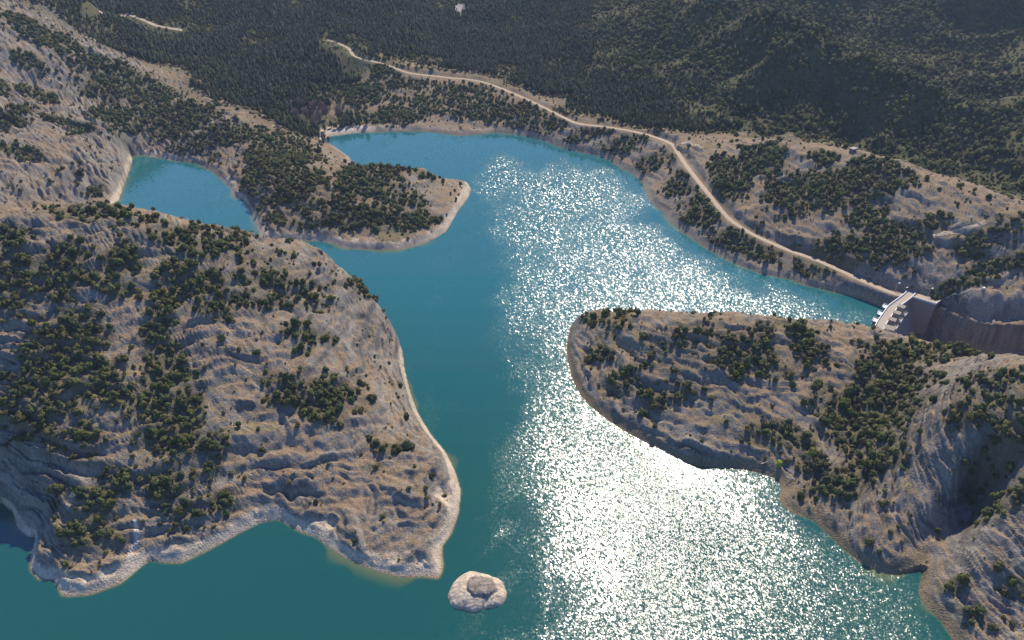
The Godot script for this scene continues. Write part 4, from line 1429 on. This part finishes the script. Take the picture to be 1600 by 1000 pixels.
func bare_tree(label: String, at: Vector3, high: float, wide: float, group: String, upright := 0.5) -> void:
	var t := thing("bare_tree", label, "tree", at, rng.randf() * TAU, group)
	var s := st()
	tube(s, Vector3(0, -0.4, 0), Vector3(0.1, high * 0.5, 0), high * 0.035, high * 0.02, 6)
	obj("trunk", done(s), mats["pale bark"], t)
	s = st()
	for k in 170:
		var a := rng.randf() * TAU
		var from := Vector3(0, high * rng.randf_range(0.15, 0.5), 0)
		var reach := wide * sqrt(rng.randf())
		var to := Vector3(cos(a) * reach, high * (upright + (1.0 - upright) * rng.randf()) * (1.0 - 0.25 * reach / wide), sin(a) * reach)
		var mid := from.lerp(to, 0.55) + Vector3(cos(a), -0.3, sin(a)) * wide * 0.1
		tube(s, from, mid, 0.10, 0.07, 3)
		tube(s, mid, to, 0.08, 0.045, 3)
		for e in 3:
			var p := mid.lerp(to, rng.randf_range(0.3, 1.0))
			tube(s, p, p + Vector3(rng.randf_range(-1, 1), rng.randf_range(0.3, 1.2), rng.randf_range(-1, 1)) * high * 0.08, 0.05, 0.03, 3)
	obj("crown", done(s), mats["twigs"], t)


func leafy_tree(called: String, label: String, at: Vector3, high: float, wide: float, tint: Color, seed_: int, sprays := 260) -> void:
	var t := thing(called, label, "tree" if high > 3.0 else "bush", at, rng.randf() * TAU)
	var s := st()
	tube(s, Vector3(0, -0.5, 0), Vector3(0, high * 0.55, 0), high * 0.03 + 0.05, high * 0.015 + 0.03, 6)
	obj("trunk", done(s), mats["bark"], t)
	s = st()
	var r := RandomNumberGenerator.new()
	r.seed = seed_
	var balls := []
	for k in 9:
		var a := r.randf() * TAU
		var y := r.randf_range(0.3, 0.82)
		balls.append([Vector3(cos(a) * wide * 0.55 * r.randf(), y * high, sin(a) * wide * 0.55 * r.randf()), wide * r.randf_range(0.34, 0.5)])
	for ball: Array in balls:
		core(s, ball[0], Vector3.ONE * ball[1] * 0.75, tint * 0.9, r)
	for k in sprays:
		var ball: Array = balls[r.randi() % balls.size()]
		var dir := Vector3(r.randf_range(-1, 1), r.randf_range(-0.6, 1.0), r.randf_range(-1, 1)).normalized()
		leaf(s, ball[0] + dir * ball[1] * r.randf_range(0.75, 1.15), dir, wide * r.randf_range(0.08, 0.15), ball[0] - Vector3(0, 0.4, 0), tint * r.randf_range(0.75, 1.3), r)
	obj("crown", s.commit(), mats["leaves 0"], t)


const LANDMARKS := {"the dam": [222, -350], "the gorge": [262, -330], "the stone hut": [246, -499], "the rock islet": [-13, -165], "the lime green bush": [116, -226], "the driftwood": [122, -222], "the dark alcove": [-208, -205], "the white seep streak": [-145, -180],
	"the sandy knoll": [137, -212], "the mid-lake peninsula's tip": [-34, -515], "the sandy spit": [-151, -600], "the cove's bare grove": [-195, -690], "the road bend": [133, -575], "the small inlet": [-250, -560], "the white road sign": [186, -404],
	"the dome cleft": [180, -195], "the long peninsula's nose": [28, -315], "the pale crest meadow": [-228, -342], "the headland's rounded nose": [-25, -205], "the road cutting": [165, -425], "the forest track": [-390, -940], "the headland's edge tree": [-91, -357],
	"the spit poplars": [-158, -632], "the tall cliff": [-470, -600], "the forest outcrop": [-70, -1045], "the hillside track": [258, -400], "the road's far end": [-190, -840]}


func near_what(p: Vector3) -> String:
	var best := ""
	var far := 1e9
	var off := Vector2.ZERO
	for k: String in LANDMARKS:
		var q: Array = LANDMARKS[k]
		var d := Vector2(p.x - q[0], p.z - q[1])
		if d.length() < far:
			far = d.length()
			off = d
			best = k
	var ways := []
	if absf(off.y) > 0.4 * far:
		ways.append("behind" if off.y < 0 else "before")
	if absf(off.x) > 0.4 * far:
		ways.append("left of" if off.x < 0 else "right of")
	var how := "just " if far < 16.0 else "" if far < 45.0 else "well " if far < 90.0 else "far " if far < 150.0 else "farthest "
	return how + " and ".join(ways) + " " + best


func in_view(p: Vector3) -> bool:
	var d := p - EYE
	var a := deg_to_rad(33.5)
	var depth := -d.z * cos(a) - d.y * sin(a)
	var u := d.x / depth
	var v := (d.y * cos(a) - d.z * sin(a)) / depth
	return depth > 0.0 and absf(u) < 0.714 and absf(v) < 0.446


class Plant:
	var at: Vector3
	var size: float
	var tall: float
	var turn: float
	var broad: float
	var kind: int
	var tint: Color
	var shown: float
	var cover: float


func sow(list: Array, at: Vector3, size: float, tall: float, kinds: int, tint: Color, cover: float) -> void:
	var p := Plant.new()
	p.at = at
	p.size = size
	p.tall = tall
	p.turn = rng.randf() * TAU
	p.broad = rng.randf_range(0.78, 1.28)
	p.kind = rng.randi() % kinds
	p.tint = tint
	p.cover = cover
	p.shown = size / at.distance_to(EYE) if in_view(at) else 0.0
	list.append(p)


func plants() -> void:
	special_plants()
	var shrubs := []
	var oaks := []
	var pines := []
	# thickets and lone bushes on the rock
	var gap := 2.5
	for r in int(760.0 / gap):
		var z0 := -130.0 - r * gap
		for c in int(2.0 * half_wide(z0) / gap):
			var x := -half_wide(z0) + (c + rng.randf()) * gap
			var z := z0 - rng.randf() * gap
			if not inside_fine(x, z):
				continue
			var dice := rng.randf()
			var cover := fine(cover_grid, x, z)
			var lone := 0.085 * clampf(1.0 + 2.2 * n_tint.get_noise_2d(x * 0.03, z * 0.03), 0.0, 3.0)
			if dice > maxf(0.80 * cover, lone):
				continue
			var d := shore(x, z)
			if d < 4.0 or fine(road_grid, x, z) < 5.0 or soft(green_grid, x, z) > 0.5 or soft(base_grid, x, z) < -2.0:
				continue
			if absf(x - 222.0) < 26.0 and absf(z + 346.0) < 24.0 and soft(base_grid, x, z) < 9.0:
				continue
			var y := ground(x, z)
			if cover < 0.15 and absf(ground(x, z + 1.5) - y) > 1.9:
				continue
			var size := rng.randf_range(0.3, 0.7) + (rng.randf() ** 3) * 1.4 if cover < 0.3 else (rng.randf_range(0.6, 1.9) + 1.0 * (rng.randf() ** 2)) * lerpf(0.75, 1.0, cover)
			if z < -450.0:
				size *= 1.12
			var tone := rng.randf_range(0.65, 1.35)
			var warm := rng.randf_range(0.85, 1.3)
			if rng.randf() < 0.3:   # a dwarf shrub or tuft beside it
				var a := rng.randf() * TAU
				var q := Vector3(x + cos(a) * 3.0, 0, z + sin(a) * 3.0)
				q.y = ground(q.x, q.z) - 0.05
				var low := rng.randf_range(0.25, 0.55)
				if shore(q.x, q.z) > 4.0:
					sow(shrubs, q, low * 1.3, low, 6, Color(1.9 * tone, 1.55 * tone, 1.1 * tone), 0.1)
			sow(shrubs, Vector3(x, y - 0.1, z), size, size * rng.randf_range(0.75, 1.3), 6, Color(tone * warm, tone, tone * 0.95), cover)
	# the pine forest on the valley floor and the scrub oaks of the mountain
	var pts := 0
	gap = 3.7
	for r in int(920.0 / gap):
		var z0 := -430.0 - r * gap
		for c in int(2.0 * half_wide(z0) / gap):
			var x := -half_wide(z0) + (c + 0.15 + 0.7 * rng.randf()) * gap
			var z := z0 - (0.15 + 0.7 * rng.randf()) * gap
			if soft(green_grid, x, z) < 0.5:
				continue
			if shore(x, z) < 7.0 or (inside_fine(x, z) and fine(road_grid, x, z) < 6.5):
				continue
			var form: String = LANDFORMS[landform(x, z)]
			var blot := n_tint.get_noise_2d(x * 0.008 + 70.0, z * 0.008)
			var y := ground(x, z)
			if Vector2(x + 70.0, (z + 1045.0) * 0.5).length() + 6.0 * n_tint.get_noise_2d(x * 0.11 + 30.0, z * 0.11) < 9.0 or Vector2(x + 190.0, z + 690.0).length() < 24.0:
				continue
			var tone := rng.randf_range(0.7, 1.4)
			if form == "valley" and (blot > -0.28 or z > -800.0):
				if road_behind(x, z):   # only scrub where taller trees would stand over the road
					if rng.randf() < 0.35:
						var low := rng.randf_range(0.6, 1.5)
						sow(shrubs, Vector3(x, y - 0.1, z), low, low, 6, Color(tone, tone, tone), 0.5)
				elif rng.randf() < 0.93:
					var high := rng.randf_range(5.5, 9.0) * (1.0 + 0.5 * blot)
					sow(pines, Vector3(x, y - 0.2, z), high * rng.randf_range(0.9, 1.25), high, 4, Color(tone, tone, tone), 1.0)
			elif rng.randf() < 0.86 + blot * 0.5:
				var size := rng.randf_range(1.3, 2.5) + 1.8 * (rng.randf() ** 4)
				var away := smoothstep(-2.4, 0.4, ground(x, z - 5.0) * -1.0 + ground(x, z + 5.0))   # grassy where the slope falls away to the north
				if form != "valley" and rng.randf() < 0.42 * away:
					continue
				size *= 1.0 - 0.45 * away
				var dry := rng.randf() ** 6
				sow(oaks, Vector3(x, y - 0.2, z), size, size * rng.randf_range(0.9, 1.3), 6, Color(tone * (1.05 + 0.9 * dry), tone * (0.98 + 0.6 * dry), tone), 1.0)
	print("shrubs ", shrubs.size(), " pines ", pines.size(), " oaks ", oaks.size())
	var shrub_meshes := []
	for k in 6:
		shrub_meshes.append(shrub_mesh(100 + k, 3 + k % 3, 110, 1.15 + 0.15 * (k % 3)))
	var pine_meshes := []
	for k in 4:
		pine_meshes.append(pine_mesh(300 + k))
	put(shrubs, shrub_meshes, "evergreen_shrub", "shrub", "evergreen shrubs of the rocky headlands", "countless smaller evergreen shrubs on the rocky headlands and slopes", "shrubs")
	put(pines, pine_meshes, "pine_tree", "pine", "pines of the forest beyond the lake", "dense pine forest covering the valley floor beyond the lake", "pine forest")
	put(oaks, shrub_meshes, "oak_tree", "oak", "oaks on the mountain slope", "mass of round scrub oaks covering the mountain slopes", "oak scrub")


func road_behind(x: float, z: float) -> bool:
	if not inside_fine(x, z):
		return false
	for k in 5:
		if fine(road_grid, x, z - 7.0 * k) < 6.0:
			return true
	return false


func put(list: Array, meshes: Array, called: String, category: String, group: String, mass_label: String, mass_category: String) -> void:
	list.sort_custom(func(a: Plant, b: Plant) -> bool: return a.shown > b.shown)
	var many := mini(300, list.size())
	for i in many:
		var p: Plant = list[i]
		var o := obj(called, meshes[p.kind], mats["leaves %d" % (i % 3)])
		o.position = p.at
		o.rotation.y = p.turn
		o.scale = Vector3(p.size * p.broad, p.tall, p.size / p.broad)
		tag(o, describe(p, called, i % 3), category, group)
	for k in meshes.size():
		pass
	var root := Node3D.new()
	root.name = numbered(called.split("_")[0] + "_" + mass_category.split(" ")[-1])
	add_child(root)
	tag(root, mass_label, mass_category, "", "stuff")
	for k in meshes.size():
		var mine := []
		for i in range(many, list.size()):
			if list[i].kind == k:
				mine.append(list[i])
		if mine.is_empty():
			continue
		var mm := MultiMesh.new()
		mm.transform_format = MultiMesh.TRANSFORM_3D
		mm.use_colors = true
		mm.mesh = meshes[k]
		mm.instance_count = mine.size()
		for i in mine.size():
			var p: Plant = mine[i]
			mm.set_instance_transform(i, Transform3D(Basis(Vector3.UP, p.turn).scaled_local(Vector3(p.size * p.broad, p.tall, p.size / p.broad)), p.at))
			mm.set_instance_color(i, p.tint)
		var mi := MultiMeshInstance3D.new()
		mi.multimesh = mm
		mi.material_override = mats["leaves 0"]
		mi.name = "foliage"
		mi.set_meta("kind", "stuff")
		root.add_child(mi, true)


func describe(p: Plant, called: String, tone: int) -> String:
	var green: String = ["dark green", "olive green", "grey green"][tone]
	var ratio := p.tall / p.size
	if called == "pine_tree":
		return "%s %s %s pine %s" % ["tallest" if p.tall > 9.5 else "tall" if p.tall > 8.3 else "mid-sized" if p.tall > 7.2 else "short", "slender" if ratio < 0.0 or p.size < p.tall * 1.05 else "full" if p.size < p.tall * 1.18 else "broad", green, near_what(p.at)]
	var shape := "squat" if ratio < 0.93 else "upright" if ratio > 1.12 else "round"
	if called == "oak_tree":
		return "%s %s %s oak %s" % ["huge" if p.size > 3.2 else "broad" if p.size > 2.6 else "mid-sized" if p.size > 2.1 else "small", shape, green, near_what(p.at)]
	return "%s %s %s %s shrub %s" % ["big" if p.size > 2.5 else "broad" if p.size > 2.1 else "mid-sized" if p.size > 1.8 else "smaller", shape, green, "thicket" if p.cover > 0.3 else "lone", near_what(p.at)]


func stand(x: float, z: float) -> Vector3:
	return Vector3(x, ground(x, z) - 0.1, z)


func special_plants() -> void:
	leafy_tree("lime_bush", "bright lime green bush at the water's edge beside the driftwood", stand(116.6, -226.5), 2.8, 2.0, Color(0.36, 0.40, 0.03), 901)
	leafy_tree("yellow_tree", "tall yellow green tree at the edge of the dark thicket", stand(129.5, -227.0), 6.5, 2.5, Color(0.24, 0.22, 0.045), 902)
	leafy_tree("grey_green_tree", "round grey green tree just below the yellow green tree", stand(131.5, -219.5), 3.6, 1.9, Color(0.085, 0.105, 0.06), 903)
	leafy_tree("olive_tree", "olive green bush just above the lime green bush", stand(118.5, -230.5), 3.2, 1.7, Color(0.11, 0.115, 0.05), 904)
	leafy_tree("willow_tree", "yellowish willow on the bank below the dirt road", stand(165.0, -410.0), 6.0, 3.2, Color(0.20, 0.165, 0.05), 905)
	leafy_tree("poplar_tree", "yellow green tree at the head of the far cove", stand(-174.0, -678.0), 9.0, 3.4, Color(0.13, 0.12, 0.035), 906)
	leafy_tree("cliff_tree", "round dark tree clinging to the headland edge above the lake", stand(-91.0, -357.0), 6.5, 3.2, Color(0.055, 0.065, 0.026), 907)
	leafy_tree("ivy_bush", "tall dark bush at the foot of the pale cliff", stand(-330.0, -520.0), 9.0, 4.5, Color(0.055, 0.06, 0.026), 908)
	var k := 0
	for p: Array in [[-217, -698, "at the back of the far cove, nearest the pines"], [-210, -707, "behind the cove, under the forest edge"], [-201, -693, "in the middle of the cove grove"], [-197, -708, "tallest at the rear of the cove grove"], [-188, -691, "in the cove grove near the sandy beach"], [-203, -668, "in the cove grove, standing closest to the inlet slope"],
		[-194, -659, "at the near end of the cove grove"], [-189, -671, "on the sand in front of the cove grove"], [-209, -686, "at the left side of the cove grove"], [-205, -677, "low in the left part of the cove grove"], [-190, -682, "second from the beach in the cove grove"], [-183, -699, "right of the tallest tree of the cove grove"], [-222, -690, "farthest left in the cove grove"], [-188, -706, "between the cove grove and the yellow green tree"], [-170, -697, "just past the yellow green tree of the cove"], [-162, -688, "at the far shore beyond the yellow green tree"]]:
		bare_tree("brown leafless tree " + p[2], stand(p[0], p[1]), 11.0 + 2.0 * (k % 3), 3.8, "leafless trees of the far cove")
		k += 1
	for p: Array in [[-168, -638, 5.5, "at the water end of the spit row"], [-170, -632, 6.5, "second in the spit row"], [-170, -626, 6.0, "in the middle of the spit row"], [-168, -620, 5.0, "at the near end of the spit row"]]:
		bare_tree("slender leafless poplar " + p[3], stand(p[0], p[1]), p[2] * 1.5, 1.6, "leafless poplars on the sandy spit", 0.75)
	bare_tree("single leafless tree on the bare far shore", stand(-115.3, -686.5), 7.0, 2.6, "")
	bare_tree("brown leafless tree on the shore slope of the inlet", stand(-226.0, -558.0), 6.0, 3.6, "")
	bare_tree("reddish leafless tree at the front shore of the mid-lake peninsula", stand(-130.5, -460.5), 6.0, 2.6, "")
